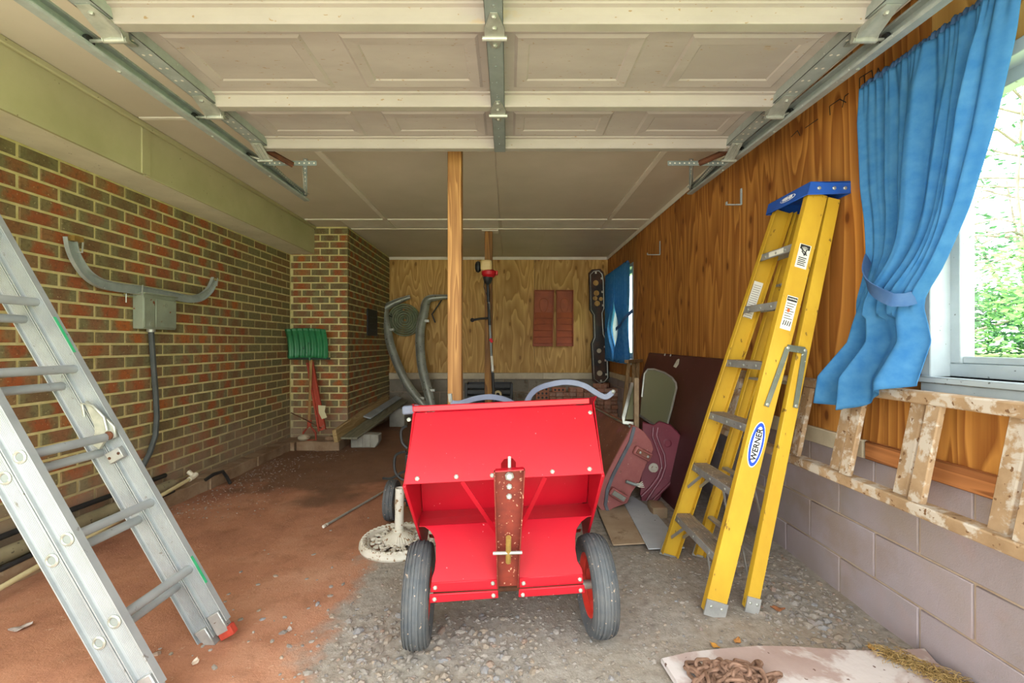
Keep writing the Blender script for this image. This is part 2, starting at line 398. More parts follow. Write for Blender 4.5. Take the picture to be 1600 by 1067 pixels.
# ---------------------------------------------------------------- beam and ceiling
def beam():
    t = thing('trim_2', (-2.45, 2.8, 2.26), kind='structure'); t['label'] = 'white boxed-in beam above the brick wall'
    for a, b in ((.2, 2.80), (2.815, YC)):
        box((-2.325, a, 2.262), (-2.31, b, ZC)).build('face_board', M['beam'], t, bevel=.002)
    box((XL, .2, 2.262), (-2.325, YC, 2.275)).build('underside_board', M['white_paint'], t)
    box((-2.312, 2.775, 2.27), (-2.303, 2.84, ZC-.03)).build('batten', M['beam'], t, bevel=.002)
    box((-2.31, .2, ZC-.035), (-2.285, YC, ZC)).build('ceiling_strip', M['beam'], t, bevel=.006)
beam()
def ceiling():
    p = box((XL-.1, .2, ZC+.006), (XR+.1, YB+.1, ZC+.16)).build('ceiling', M['ceil'], kind='structure')
    p['label'] = 'white painted ceiling boards with battens'
    xs = [-2.31, -1.38, -.1, 1.12, XR]; ys = [.2, 2.72, 4.93]
    for i in range(4):
        for j in range(2):
            box((xs[i]+.003, ys[j]+.003, ZC), (xs[i+1]-.003, ys[j+1]-.003, ZC+.008)).build('ceiling_panel', M['ceil'], p, bevel=.0015)
    for a, b in ((-1.9, -1.4), (-1.36, -.12), (-.08, 1.1), (1.14, XR)):
        box((a, 4.96, ZC-.004), (b, 5.32, ZC+.008)).build('ceiling_panel', M['batten'], p, bevel=.0015)
    for a, b in ((-1.917, -.1), (-.1, .45), (.45, XR)):
        box((a+.003, 5.35, ZC), (b-.003, YB, ZC+.008)).build('ceiling_panel', M['ceil'], p, bevel=.0015)
    for x, wd in ((-1.38, .05), (1.12, .045)):
        box((x-wd/2, .4, ZC-.012), (x+wd/2, 5.3, ZC+.002)).build('batten', M['batten'], p, bevel=.003)
    for y in (4.94, 5.335):
        box((-2.28 if y < 5 else -1.9, y-.016, ZC-.012), (XR-.03, y+.016, ZC+.002)).build('batten', M['batten'], p, bevel=.003)
    box((-2.28, 2.72, ZC-.006), (-1.41, 2.745, ZC+.002)).build('batten', M['batten'], p)
    box((XC, YB-.03, ZC-.045), (XR, YB-.018, ZC)).build('batten', M['batten'], p, bevel=.003)
    box((XR-.03, .3, ZC-.05), (XR-.018, YB-.03, ZC)).build('batten', M['batten'], p, bevel=.003)
ceiling()
# ---------------------------------------------------------------- back and right walls
PZ0, PZ1 = .685, .765
def wall_back():
    p = box((XL-.14, YB, -.1), (XR+.1, YB+.14, ZC)).build('wall_back', M['blockmortar'], kind='structure', smooth=False)
    p['label'] = 'plywood wall above concrete blocks at the far end'
    xs = [XC, -.81, .41, XR]
    for a, b in zip(xs, xs[1:]):
        box((a+.002, YB-.018, .735), (b-.002, YB+.001, ZC-.002)).build('plywood_sheet', M['ply_back'], p, bevel=.001)
    xs = [XC, -.9, -.35, .55, XR-.05]
    for a, b in zip(xs, xs[1:]):
        box((a+.001, YB-.045, .635), (b-.001, YB, .733)).build('sill_board', M['trimwood'], p, bevel=.003)
    me = None
    for r in range(4):
        z0 = .632-.204*(r+1); x = XC-(0 if r % 2 else .2)
        while x < XR-.05:
            a, b = max(x, XC), min(x+.406, XR)
            if b-a > .03: box((a+.005, YB-.012, z0+.005), (b-.005, YB+.01, z0+.199)).build('block', M['block_back'], p, bevel=.004)
            x += .406
wall_back()
# windows: (y0, y1, z0, z1) of the openings in the right wall
W1 = (.55, 1.66, 1.07, 2.10); W2 = (5.66, 6.72, 1.0, 2.2)
M['vinyl'] = mat('white_window_frame', '#aab4b6', '#9aa5a8', 6, .5, speck=('#5f6461', 60, .71))
def glass_mat():
    s = NT('window_glass'); t = s.t
    tr = s.n('ShaderNodeBsdfTransparent'); gl = s.n('ShaderNodeBsdfGlossy', Roughness=.02); mx = s.n('ShaderNodeMixShader'); mx.inputs[0].default_value = .06
    s.l(tr.outputs[0], mx.inputs[1]); s.l(gl.outputs[0], mx.inputs[2])
    s.l(mx.outputs[0], t.nodes['Material Output'].inputs['Surface']); return s.m
M['glass'] = glass_mat()
def wall_right():
    p = thing('wall_right', (XR+.08, 3.6, 0), kind='structure'); p['label'] = 'plywood wall above concrete blocks with two windows'
    def core(y0, y1, z0, z1): box((XR+.004, y0, z0), (XR+.15, y1, z1)).build('wall_core', M['blockmortar'], p, smooth=False)
    core(.3, YB+.1, -.1, W2[2]); core(.3, W1[0], W2[2], ZC); core(W1[0], W1[1], W2[2], W1[2]); core(W1[0], W1[1], W1[3], ZC)
    core(W1[1], W2[0], W2[2], ZC); core(W2[0], W2[1], W2[3], ZC); core(W2[1], YB+.1, W2[2], ZC)
    # plywood sheets, cut round the windows
    def sheet(y0, y1, z0, z1, m_='ply'): box((XR-.012, y0+.0015, z0), (XR+.006, y1-.0015, z1)).build('plywood_sheet', M[m_], p, bevel=.001)
    for a, b in ((1.868, 3.04), (3.04, 4.26), (4.26, 5.48)): sheet(a, b, PZ1, ZC-.002)
    sheet(W1[1], 1.868, PZ1, ZC-.002, 'ply' if False else 'ply'); sheet(.3, W1[0], PZ1, ZC-.002); sheet(W1[0], W1[1], W1[3], ZC-.002, 'ply_back'); sheet(W1[0], W1[1], PZ1, W1[2]-.02)
    sheet(5.48, W2[0], PZ1, ZC-.002); sheet(W2[1], YB-.02, PZ1, ZC-.002); sheet(W2[0], W2[1], W2[3], ZC-.002); sheet(W2[0], W2[1], PZ1, W2[2]-.02)
    for a, b in ((.3, 1.95), (1.96, 3.9), (3.91, YB-.05)):
        box((XR-.03, a, PZ0), (XR+.004, b, PZ1)).build('sill_plank', M['plate'] if a < 1 else M['trimwood'], p, bevel=.004)
    for r, (z0, z1) in enumerate(((-.04, .167), (.167, .37), (.37, .573), (.573, PZ0))):
        ph = 1.72 if r % 2 == 0 else 1.928
        y = ph-.4115*4
        while y < YB-.02:
            a, b = max(y, .3), min(y+.4115, YB-.02)
            if b-a > .05: box((XR-.004, a+.005, z0+.005), (XR+.03, b-.005, z1-.005)).build('block', M['block'], p, bevel=.003)
            y += .4115
wall_right()
def window(n, w_, label):
    y0, y1, z0, z1 = w_; p = thing('window_%d' % n, (XR+.05, (y0+y1)/2, z0), kind='structure'); p['label'] = label
    def b(nm, a, c, m_='vinyl', bv=.003): return box(a, c).build(nm, M[m_], p, bevel=bv)
    x0, x1 = XR+.0, XR+.15
    b('sill', (XR-.05, y0-.03, z0-.022), (x1, y1+.03, z0)); b('apron', (XR-.035, y0-.02, z0-.075), (XR+.0, y1+.02, z0-.022))
    b('casing', (XR-.02, y1-.004, z0-.02), (x1, y1+.035, z1+.03)); b('casing', (XR-.02, y0-.035, z0-.02), (x1, y0+.004, z1+.03)); b('casing', (XR-.02, y0-.035, z1-.004), (x1, y1+.035, z1+.04))
    fx0, fx1 = XR+.055, XR+.11
    b('frame_rail', (fx0, y0, z0), (fx1, y1, z0+.05)); b('frame_rail', (fx0, y0, z1-.05), (fx1, y1, z1))
    for a in (y0, y1-.04): b('frame_stile', (fx0, a, z0+.05), (fx1, a+.04, z1-.05))
    b('sash_rail', (fx0+.01, y0+.04, z0+.05), (fx1-.01, y1-.04, z0+.075))
    b('pane', (fx0+.025, y0+.04, z0+.06), (fx0+.029, y1-.04, z1-.05), 'glass', 0)
window(1, W1, 'white framed window beside the long blue curtain')
window(2, W2, 'small white framed window in the far corner')
# ---------------------------------------------------------------- overhead door, tracks
M['door'] = mat('door_skin', '#aca29a', '#9e948c', 3, .7, streak=('#a58f72', 5, .66), speck=('#8f7658', 70, .70), stretch=(.5, 1.4, 1), bump=.06, bscale=60)
M['door_rail'] = mat('door_rail_paint', '#9f998c', '#948e81', 4, .65, speck=('#8a7a60', 60, .74))
DX0, DX1, ZS, ZRL = -1.477, 1.34, 2.385, 2.33
def garage_door():
    t = thing('door_1', (-.07, 1.5, ZRL), kind='structure'); t['label'] = 'raised white sectional garage door overhead'
    secs = [(.55, 1.06), (1.062, 1.612), (1.614, 2.16), (2.162, 2.61)]
    prow = [(.66, .95), (1.17, 1.47), (1.70, 2.05), (2.265, 2.52)]
    pcol = [(-1.347, -.807), (-.658, -.12), (.024, .542), (.709, 1.219)]
    for (y0, y1), (p0, p1) in zip(secs, prow):
        mb = MB()
        # C-shaped skin with a stepped far rail, drawn as a profile along the depth and swept across the width
        pr = [(y0, ZS), (y1-.075, ZS), (y1-.072, ZS-.006), (y1-.056, ZS-.008), (y1-.050, ZS-.030), (y1-.046, ZRL+.004), (y1-.042, ZRL), (y1-.022, ZRL), (y1-.020, ZRL+.003), (y1-.016, ZRL), (y1, ZRL), (y1, ZS+.045), (y0, ZS+.045)]
        mb.ext([(DX0, a, b) for a, b in pr], (DX1-DX0, 0, 0))
        sec = mb.build('door_section', M['door'], t, smooth=False)
        box((DX0+.08, y1-.0425, ZRL-.001), (DX1-.08, y1-.002, ZRL+.006)).build('rail_lip', M['door_rail'], sec, bevel=.002)
        for a, b in pcol:
            m2 = MB(); fr = [(0, 0), (.012, .007), (.055, .004), (.066, -.004), (.07, -.004)]
            rows = []
            for d, h in fr: rows.append([(a+d, p0+d, ZS-h), (b-d, p0+d, ZS-h), (b-d, p1-d, ZS-h), (a+d, p1-d, ZS-h)])
            vv = [q for r in rows for q in r]
            fs = [(i*4+j, i*4+(j+1) % 4, (i+1)*4+(j+1) % 4, (i+1)*4+j) for i in range(len(fr)-1) for j in range(4)]+[tuple(range((len(fr)-1)*4, len(fr)*4))]
            m2.add([(x, y, z-.0006) for x, y, z in vv], [f[::-1] for f in fs]); m2.build('raised_panel', M['door'], sec, smooth=False)
        for nm, a, b in (('end_stile', DX0, DX0+.075), ('end_stile', DX1-.078, DX1)):
            o = MB(); o.box((a, y0, ZRL+.012), (b, y1-.046, ZRL+.014)); o.box((a, y0, ZRL+.012), (a+.002, y1-.046, ZS)); o.box((b-.002, y0, ZRL+.012), (b, y1-.046, ZS))
            st = o.build(nm, M['galv'], sec)
            h = MB()
            for k in range(5):
                yy = y0+.06+k*(y1-y0-.12)/5
                for dx in (.022, .05): h.lathe([(.006, 0), (1e-6, -.0012)], (a+dx, yy, ZRL+.0118), n=8)
            h.build('punched_holes', M['batten'], sec, kind='stuff')
        o = MB(); o.box((-.084, y0, ZRL-.004), (-.02, y1-.001, ZRL-.002)); o.box((-.084, y0, ZRL-.004), (-.0825, y1-.001, ZS)); o.box((-.0215, y0, ZRL-.004), (-.02, y1-.001, ZS))
        for k in range(4): o.bolt((-.052, y0+.08+k*(y1-y0-.1)/4, ZRL-.004), (0, 0, -1), .005, .003)
        o.build('centre_stile', M['galv_dull'], sec)
    # hinges at the section joints
    for (y0, y1) in secs[1:3]:
        h = MB(); c = -.052
        h.ext([(c-.012, y1-.105, ZRL-.006), (c+.012, y1-.105, ZRL-.006), (c+.036, y1-.03, ZRL-.006), (c+.036, y1+.005, ZRL-.012), (c-.036, y1+.005, ZRL-.012), (c-.036, y1-.03, ZRL-.006)], (0, 0, -.003))
        h.tube([(c-.045, y1+.012, ZRL-.016), (c+.045, y1+.012, ZRL-.016)], .009, 10)
        h.ext([(c-.03, y1+.012, ZRL-.010), (c+.03, y1+.012, ZRL-.010), (c+.012, y1+.075, ZRL-.006), (c-.012, y1+.075, ZRL-.006)], (0, 0, -.003))
        hg = h.build('hinge', M['zinc'], t)
        b = MB()
        for q in ((0, -.09), (0, -.035), (0, .055)): b.bolt((c+q[0], y1+q[1], ZRL-.01), (0, 0, -1), .009, .008)
        b.each('bolt', M['zinc'], hg)
    # roller hinges at both ends
    for side in (-1, 1):
        xe = DX0+.037 if side < 0 else DX1-.039; xt = -1.535 if side < 0 else 1.375
        for i, (y0, y1) in enumerate(secs[1:4]):
            last = i == 2; zt = TRZ(side, y1)+.03
            h = MB()
            if not last:
                h.ext([(xe-.025, y1-.12, ZRL+.010), (xe+.025, y1-.12, ZRL+.010), (xe+.04, y1-.03, ZRL+.0), (xe+.04, y1+.01, ZRL-.03), (xe-.04, y1+.01, ZRL-.03), (xe-.04, y1-.03, ZRL+.0)], (0, 0, -.003))
                h.ext([(xe-.04, y1-.03, ZRL+.012), (xe-.04, y1+.012, ZRL+.012), (xe-.04, y1+.02, ZRL-.032), (xe-.04, y1-.005, ZRL-.036)], (.003, 0, 0))
                h.ext([(xe+.037, y1-.03, ZRL+.012), (xe+.037, y1+.012, ZRL+.012), (xe+.037, y1+.02, ZRL-.032), (xe+.037, y1-.005, ZRL-.036)], (.003, 0, 0))
                h.tube([(xe-.044, y1+.006, ZRL-.026), (xe+.044, y1+.006, ZRL-.026)], .011, 10)
                h.ext([(xe-.03, y1+.01, ZRL-.012), (xe+.03, y1+.01, ZRL-.012), (xe+.012, y1+.09, ZRL+.008), (xe-.012, y1+.09, ZRL+.008)], (0, 0, -.003))
            else:
                h.ext([(xe-.03, y1-.10, ZRL+.004), (xe+.03, y1-.10, ZRL+.004), (xe+.03, y1+.005, ZRL-.05), (xe-.03, y1+.005, ZRL-.05)], (0, .002, .004))
                for dx in (-.012, .012): h.bar((xe+dx, y1-.095, ZRL-.001), (xe+dx, y1+.003, ZRL-.052), .006, .006)
                h.tube([(xe-.045, y1+.006, ZRL-.052), (xe+.045, y1+.006, ZRL-.052)], .008, 8)
            hg = h.build('roller_hinge', M['zinc'], t, ang=50)
            b = MB()
            for q in ((0, -.09), (.01, -.04)): b.bolt((xe+q[0], y1+q[1], ZRL+.004), (0, 0, -1), .009, .009)
            b.each('bolt', M['zinc'], hg)
            b = MB(); zz = ZRL-.026 if not last else ZRL-.052
            b.tube([(xe, y1+.006, zz), (xt, y1+.006, zt)], .006, 8); b.build('roller_stem', M['zinc'], hg)
            b = MB(); b.lathe([(1e-6, -.008), (.018, -.008), (.022, -.003), (.022, .003), (.018, .008), (1e-6, .008)], (xt-.005*side*-1, y1+.006, zt), (1, 0, 0), 14); b.build('roller', M['black'], hg)
def TRZ(side, y):            # underside of the track; the right one climbs towards its hanger
    return 2.27+(0.004 if side < 0 else .03)*(y-1.38)
def tracks():
    for side, xw, yend, lab in ((-1, -1.555, 3.36, 'galvanised overhead door track on the side of the brick wall'), (1, 1.395, 3.36, 'galvanised overhead door track beside the plywood wall')):
        t = thing('door_track', (xw, 2.0, 2.27), lab, 'track', 'overhead door tracks')
        s_ = -side                                             # opens towards the door
        pr = [(0, 0), (.034, 0), (.040, .006), (.040, .012), (.037, .012), (.036, .005), (.004, .004), (.004, .056), (.030, .056), (.034, .050), (.037, .050), (.034, .060), (0, .060)]
        mb = MB(); ys = [.75, yend]
        vv = [(xw+s_*a, y, TRZ(side, y)+b) for y in ys for a, b in pr]; k = len(pr)
        fs = [(j, (j+1) % k, k+(j+1) % k, k+j) for j in range(k)]+[tuple(range(k))[::-1], tuple(range(k, 2*k))]
        if s_ < 0: fs = [f[::-1] for f in fs]
        mb.add(vv, fs); mb.build('rail', M['galv'], t)
        # outer angle iron the rail is bolted to
        a = MB(); a.box((xw-side*-.002-.002, .75, TRZ(side, 1.4)-.012), (xw+.002-side*-.002, 2.9, TRZ(side, 1.4)+.028)) if False else None
        b = MB()
        for q in (1.35, 1.75, 2.3, 2.85): b.bolt((xw+s_*.012, q, TRZ(side, q)), (0, 0, -1), .007, .006)
        b.each('bolt', M['zinc'], t)
        # perforated hanger: cross bar, upright and brace
        zt = TRZ(side, yend)+.06; yh = yend-.03; zc = ZC
        def perf(p, q, nm):
            mb = MB(); mb.bar(p, q, .03, .003, up=(0, 1, 0)); p = Vector(p); q = Vector(q); d = q-p
            o = mb.build(nm, M['galv_dull'], t); hb = MB(); n = max(3, int(d.length/.03))
            for i in range(n): hb.lathe([(.0055, 0), (1e-6, .001)], p+d*((i+.5)/n)+Vector((0, -.0022, 0)), (0, -1, 0), 6)
            hb.build('hole_row', M['batten'], t, kind='stuff'); return o
        yy = 2.78
        zb = 2.33+.0
        if side < 0:
            perf((-1.55, yy, zb), (-1.21, yy, zb), 'hanger_bar'); perf((-1.30, yy, zb), (-1.53, yh, zt-.02), 'hanger_upright'); perf((-1.50, yy, zb), (-1.55, yh, zt-.02), 'hanger_brace')
            MB().tube([(-1.46, yy-.12, zb+.03), (-1.36, yy, zb-.01)], .018, 10).build('rusty_pipe_end', M['rust'], t)
        else:
            perf((1.0, yy, zb), (1.36, yy, zb), 'hanger_bar'); perf((1.16, yy, zb), (1.37, yh, zt-.02), 'hanger_upright'); perf((1.30, yy, zb), (1.385, yh, zt-.02), 'hanger_brace')
            MB().tube([(1.2, yy, zb), (1.34, yy-.14, zb+.03)], .018, 10).build('rusty_pipe_end', M['rust'], t)
        perf((xw-side*.02, yh, zt-.03), (xw-side*.02, yh, zc+.004), 'ceiling_strap')
garage_door(); tracks()
# ---------------------------------------------------------------- posts
def posts():
    o = box((-.39, 2.81, gz(-.35, 2.85)-.02), (-.301, 2.9, ZC)).build('wooden_post', M['stud'], bevel=.004, label='knotty pine post standing behind the red cart', cat='post')
    p = thing('wooden_post', (-.245, 5.4, 0), 'darker wooden post holding the string trimmer', 'post')
    box((-.295, 5.38, -.02), (-.2, 5.47, ZC-.01)).build('upright', wood('dark_post', '#a07238', '#5c3a1c', 2, 8, 8, .05, False), p, bevel=.004)
    box((-.33, 5.36, ZC-.022), (-.13, 5.49, ZC)).build('top_plate', M['batten'], p)
posts()
# ---------------------------------------------------------------- curtains
def fabric(name, c1, c2):
    s = NT(name); v = s.coords(rnd=False)
    col = s.ramp(s.noise(s.coords((1, 1, 1), rnd=False), 22, 5), [(.3, C(c1)), (.7, C(c2))])
    wv = s.noise(s.coords((1, 1, 1), rnd=False), 500, 2); s.bump(wv, .15, .001)
    m_ = s.fin(col, .9, 0, .1)
    tr = s.n('ShaderNodeBsdfTranslucent'); s.l(col, tr.inputs[0]); mx = s.n('ShaderNodeMixShader'); mx.inputs[0].default_value = .4
    s.l(s.b.outputs[0], mx.inputs[1]); s.l(tr.outputs[0], mx.inputs[2]); s.l(mx.outputs[0], s.t.nodes['Material Output'].inputs['Surface'])
    return m_
M['curtain'] = fabric('blue_cotton', '#3f7db2', '#5590bc')
M['curtain_band'] = fabric('blue_cotton_band', '#4c6f9f', '#5c7ca6')
def lerp(tab, x):
    for (a, u), (b, v) in zip(tab, tab[1:]):
        if x <= b: k = max(0, (x-a)/(b-a)); return u+(v-u)*k
    return tab[-1][1]
def smooth_tab(tab, x):
    d = .04; return (lerp(tab, max(tab[0][0], x-d))+2*lerp(tab, x)+lerp(tab, min(tab[-1][0], x+d)))/4
def long_curtain():
    t = thing('curtain', (1.52, 1.75, 1.0), 'long blue curtain tied back at the near window', 'curtain')
    X0 = 1.53
    # left and right edge in depth (Y) against height z
    Ltab = [(.88, 2.05), (.92, 2.035), (1.1, 1.975), (1.295, 1.90), (1.45, 1.835), (1.55, 1.815), (1.7, 1.825), (1.83, 1.848), (2.24, 1.872), (2.29, 1.875)]
    Rtab = [(.88, 1.56), (1.05, 1.573), (1.2, 1.59), (1.32, 1.602), (1.357, 1.59), (1.448, 1.52), (1.64, 1.428), (1.872, 1.353), (2.1, 1.30), (2.29, 1.272)]
    btab = [(0, .935), (.2, .925), (.45, .915), (.55, .93), (.7, .985), (.8, 1.01), (1, 1.045)]
    def P(s_, v, dx=0):
        zb = smooth_tab(btab, s_); z = zb+(2.265-zb)*v
        yl, yr = smooth_tab(Ltab, z), smooth_tab(Rtab, z)
        low = max(0, min(1, (1.40-z)/.14)); low = low*low*(3-2*low); top = max(0, min(1, (z-2.12)/.15))
        q = s_+.02*math.sin(s_*11+1)*(1-low)+.05*math.sin(s_*6.2+1)*low
        y = yl+(yr-yl)*q
        tw = math.pi*2
        up_ = .010*math.sin(tw*4.6*s_+.6)+.008*math.sin(tw*8.3*s_+1.9)+.009*math.sin(tw*2.3*s_+.4+z*.5)+.004*math.sin(tw*14*s_+z)
        up_ = up_*(1-.6*top)+top*.004*math.sin(tw*26*s_+2*math.sin(s_*30))
        dn_ = .040*math.sin(tw*2.6*s_+.3)+.014*math.sin(tw*5.3*s_+1.2+z*3)
        x = X0-.042-up_*(1-low)-dn_*low*(.4+.6*min(1, (1.36-z)/.3) if z < 1.36 else .4)
        # deep folds sweeping from the heading down to the tie
        for c0, sl, wd, dp in ((.86, .10, .05, .035), (.66, .06, .045, .026), (.45, .02, .04, .018)):
            dq = s_-(c0-sl*(2.29-z)/.9)
            if z > 1.3: x -= dp*math.exp(-(dq/wd)**2)*(1-top)*min(1, (2.29-z)/.35)
        x -= .05*math.exp(-((z-1.38)/.12)**2)*math.sin(math.pi*min(1, max(0, s_)))
        x -= .085*max(0, min(1, (1.2-z)/.15))
        return Vector((x, y, z))
    mb = MB().grid(lambda u, v: P(u, v), 220, 90); c = mb.build('cloth', M['curtain'], t, ang=180)
    md = c.modifiers.new('Solidify', 'SOLIDIFY'); md.thickness = .0025
    # hem band near the bottom
    # shirred heading on the rod
    hd = MB()
    def H(u, v):
        y = 1.882+(1.268-1.882)*u; a = v*math.pi*2
        r = .018+.004*math.sin(u*210)+.003*math.sin(u*97+2)+.002*math.sin(u*333+v*9)
        return Vector((X0-.018+r*math.cos(a)*.8, y, 2.272+.002*math.sin(u*50)+r*math.sin(a)*1.25))
    hd.grid(H, 240, 10); hd.build('shirred_heading', M['curtain_band'], t, ang=180)
    MB().tube([(X0-.018, 1.885, 2.272), (X0-.018, .55, 2.272)], .008, 8).build('rod', M['vinyl'], t)
    for yy in (1.875, .56): box((X0-.026, yy-.008, 2.262), (XR-.012, yy+.008, 2.285)).build('rod_bracket', M['vinyl'], t)
    # tie band slung from the wall hook round the gathered cloth
    tb = MB(); pts = []
    a, b = Vector((1.465, 1.80, 1.54)), Vector((1.40, 1.60, 1.35))
    for i in range(15):
        k = i/14; p = a.lerp(b, k); p.z -= .018*math.sin(math.pi*k); p.x -= .055*math.sin(math.pi*k*.95); pts.append(p)
    pts += [Vector((1.43, 1.59, 1.35)), Vector((1.47, 1.60, 1.36))]
    tb.sweep([(-.002, -.024), (.002, -.024), (.002, .024), (-.002, .024)], pts, up=(-.25, .1, 1)); tb.build('tie_band', M['curtain_band'], t, ang=60)
def short_curtains():
    X0 = 1.545
    for k, (ya, yb, tie, lab) in enumerate(((6.86, 6.345, 6.83, 'narrow blue curtain nearest the corner at the far window'), (6.33, 5.66, 5.83, 'blue curtain with a dark tie band at the far window'))):
        t = thing('curtain', (X0, (ya+yb)/2, .9), lab, 'curtain', 'blue curtains at the far window')
        def P(u, v):
            z = .95+(2.25-.95)*v; low = math.exp(-((z-1.42)/.26)**2)
            c0 = tie; y = ya+(yb-ya)*u; y = y+(c0-y)*.66*low
            return Vector((X0-.02-(.034+.008*low)*math.sin(2*math.pi*6*u+.7*math.sin(3*v+u*5)), y, z+(.012*math.sin(u*20) if v < .01 else 0)))
        c = MB().grid(P, 60, 30).build('cloth', M['curtain'], t, ang=180); md = c.modifiers.new('Solidify', 'SOLIDIFY'); md.thickness = .0025
        MB().tube([(X0-.02, ya, 2.255), (X0-.02, yb, 2.255)], .014, 8).build('shirred_heading', M['curtain_band'], t)
        b = MB()
        if k == 0: b.sweep([(-.003, -.02), (.003, -.02), (.003, .02), (-.003, .02)], [(1.485, 6.85, 1.42), (1.475, 6.78, 1.40), (1.485, 6.66, 1.42)])
        else: b.sweep([(-.003, -.022), (.003, -.022), (.003, .022), (-.003, .022)], [(1.57, 5.60, 1.62), (1.50, 5.72, 1.53), (1.485, 5.9, 1.44), (1.49, 6.15, 1.40)])
        b.build('tie_band', M['curtain_band'], t)
long_curtain(); short_curtains()
# ---------------------------------------------------------------- yellow step ladder
M['fibreglass'] = mat('yellow_fibreglass', '#c9a128', '#b88f20', 5, .55, speck=('#7d5f1c', 40, .69), streak=('#e6dcae', 9, .69), stretch=(1,1,.5))
M['alu'] = mat('worn_aluminium', '#b8b8b4', '#9a9a98', 10, .45, .55, speck=('#6b5a45', 50, .70))
M['tread'] = mat('dusty_tread', '#a08a72', '#7f7468', 14, .8, .1, speck=('#d0c5b4', 60, .68))
M['cap'] = mat('blue_ladder_cap', '#1c56b0', '#1a4a9c', 6, .5, streak=('#e8e8e4', 8, .70))
M['sticker'] = mat('sticker_white', '#e4e2d6', '#d4d2c4', 8, .6)
M['ink'] = mat('printed_ink', '#20201e', None, rough=.6)
M['logo_blue'] = mat('logo_blue', '#1c48b8', None, rough=.5)
M['logo_white'] = mat('logo_white', '#f2f2ee', None, rough=.5)
M['orange_ink'] = mat('warning_orange', '#d0622a', None, rough=.6)
def text_mesh(name, body, size, m_, parent, Mx, extrude=.0004):
    cu = bpy.data.curves.new(name, 'FONT'); cu.body = body; cu.size = size; cu.align_x = 'CENTER'; cu.align_y = 'CENTER'; cu.extrude = extrude; cu.resolution_u = 3; cu.offset = size*.03
    tmp = bpy.data.objects.new(name+'_tmp', cu); COL.objects.link(tmp); dg = bpy.context.evaluated_depsgraph_get(); dg.update()
    me = bpy.data.meshes.new_from_object(tmp.evaluated_get(dg)); bpy.data.objects.remove(tmp); bpy.data.curves.remove(cu)
    me.transform(Mx.to_3x3().to_4x4()); me.materials.clear(); me.materials.append(m_)
    return link(name, me, Mx.to_translation(), parent)
def basis(o, xa, ya):
    xa = Vector(xa).normalized(); ya = Vector(ya); ya = (ya-xa*ya.dot(xa)).normalized(); za = xa.cross(ya)
    m_ = Matrix((xa, ya, za)).transposed().to_4x4(); m_.translation = Vector(o); return m_
def plate(o, xa, ya, w_, h, th=.0006, rnd=0):
    """thin rectangle/ellipse centred at o"""
    m_ = basis(o, xa, ya)
    if rnd: pts = [(w_/2*math.cos(2*math.pi*i/28), h/2*math.sin(2*math.pi*i/28), 0) for i in range(28)]
    else: pts = [(-w_/2, -h/2, 0), (w_/2, -h/2, 0), (w_/2, h/2, 0), (-w_/2, h/2, 0)]
    return MB().ext([m_ @ Vector(p) for p in pts], m_.to_3x3() @ Vector((0, 0, th)))
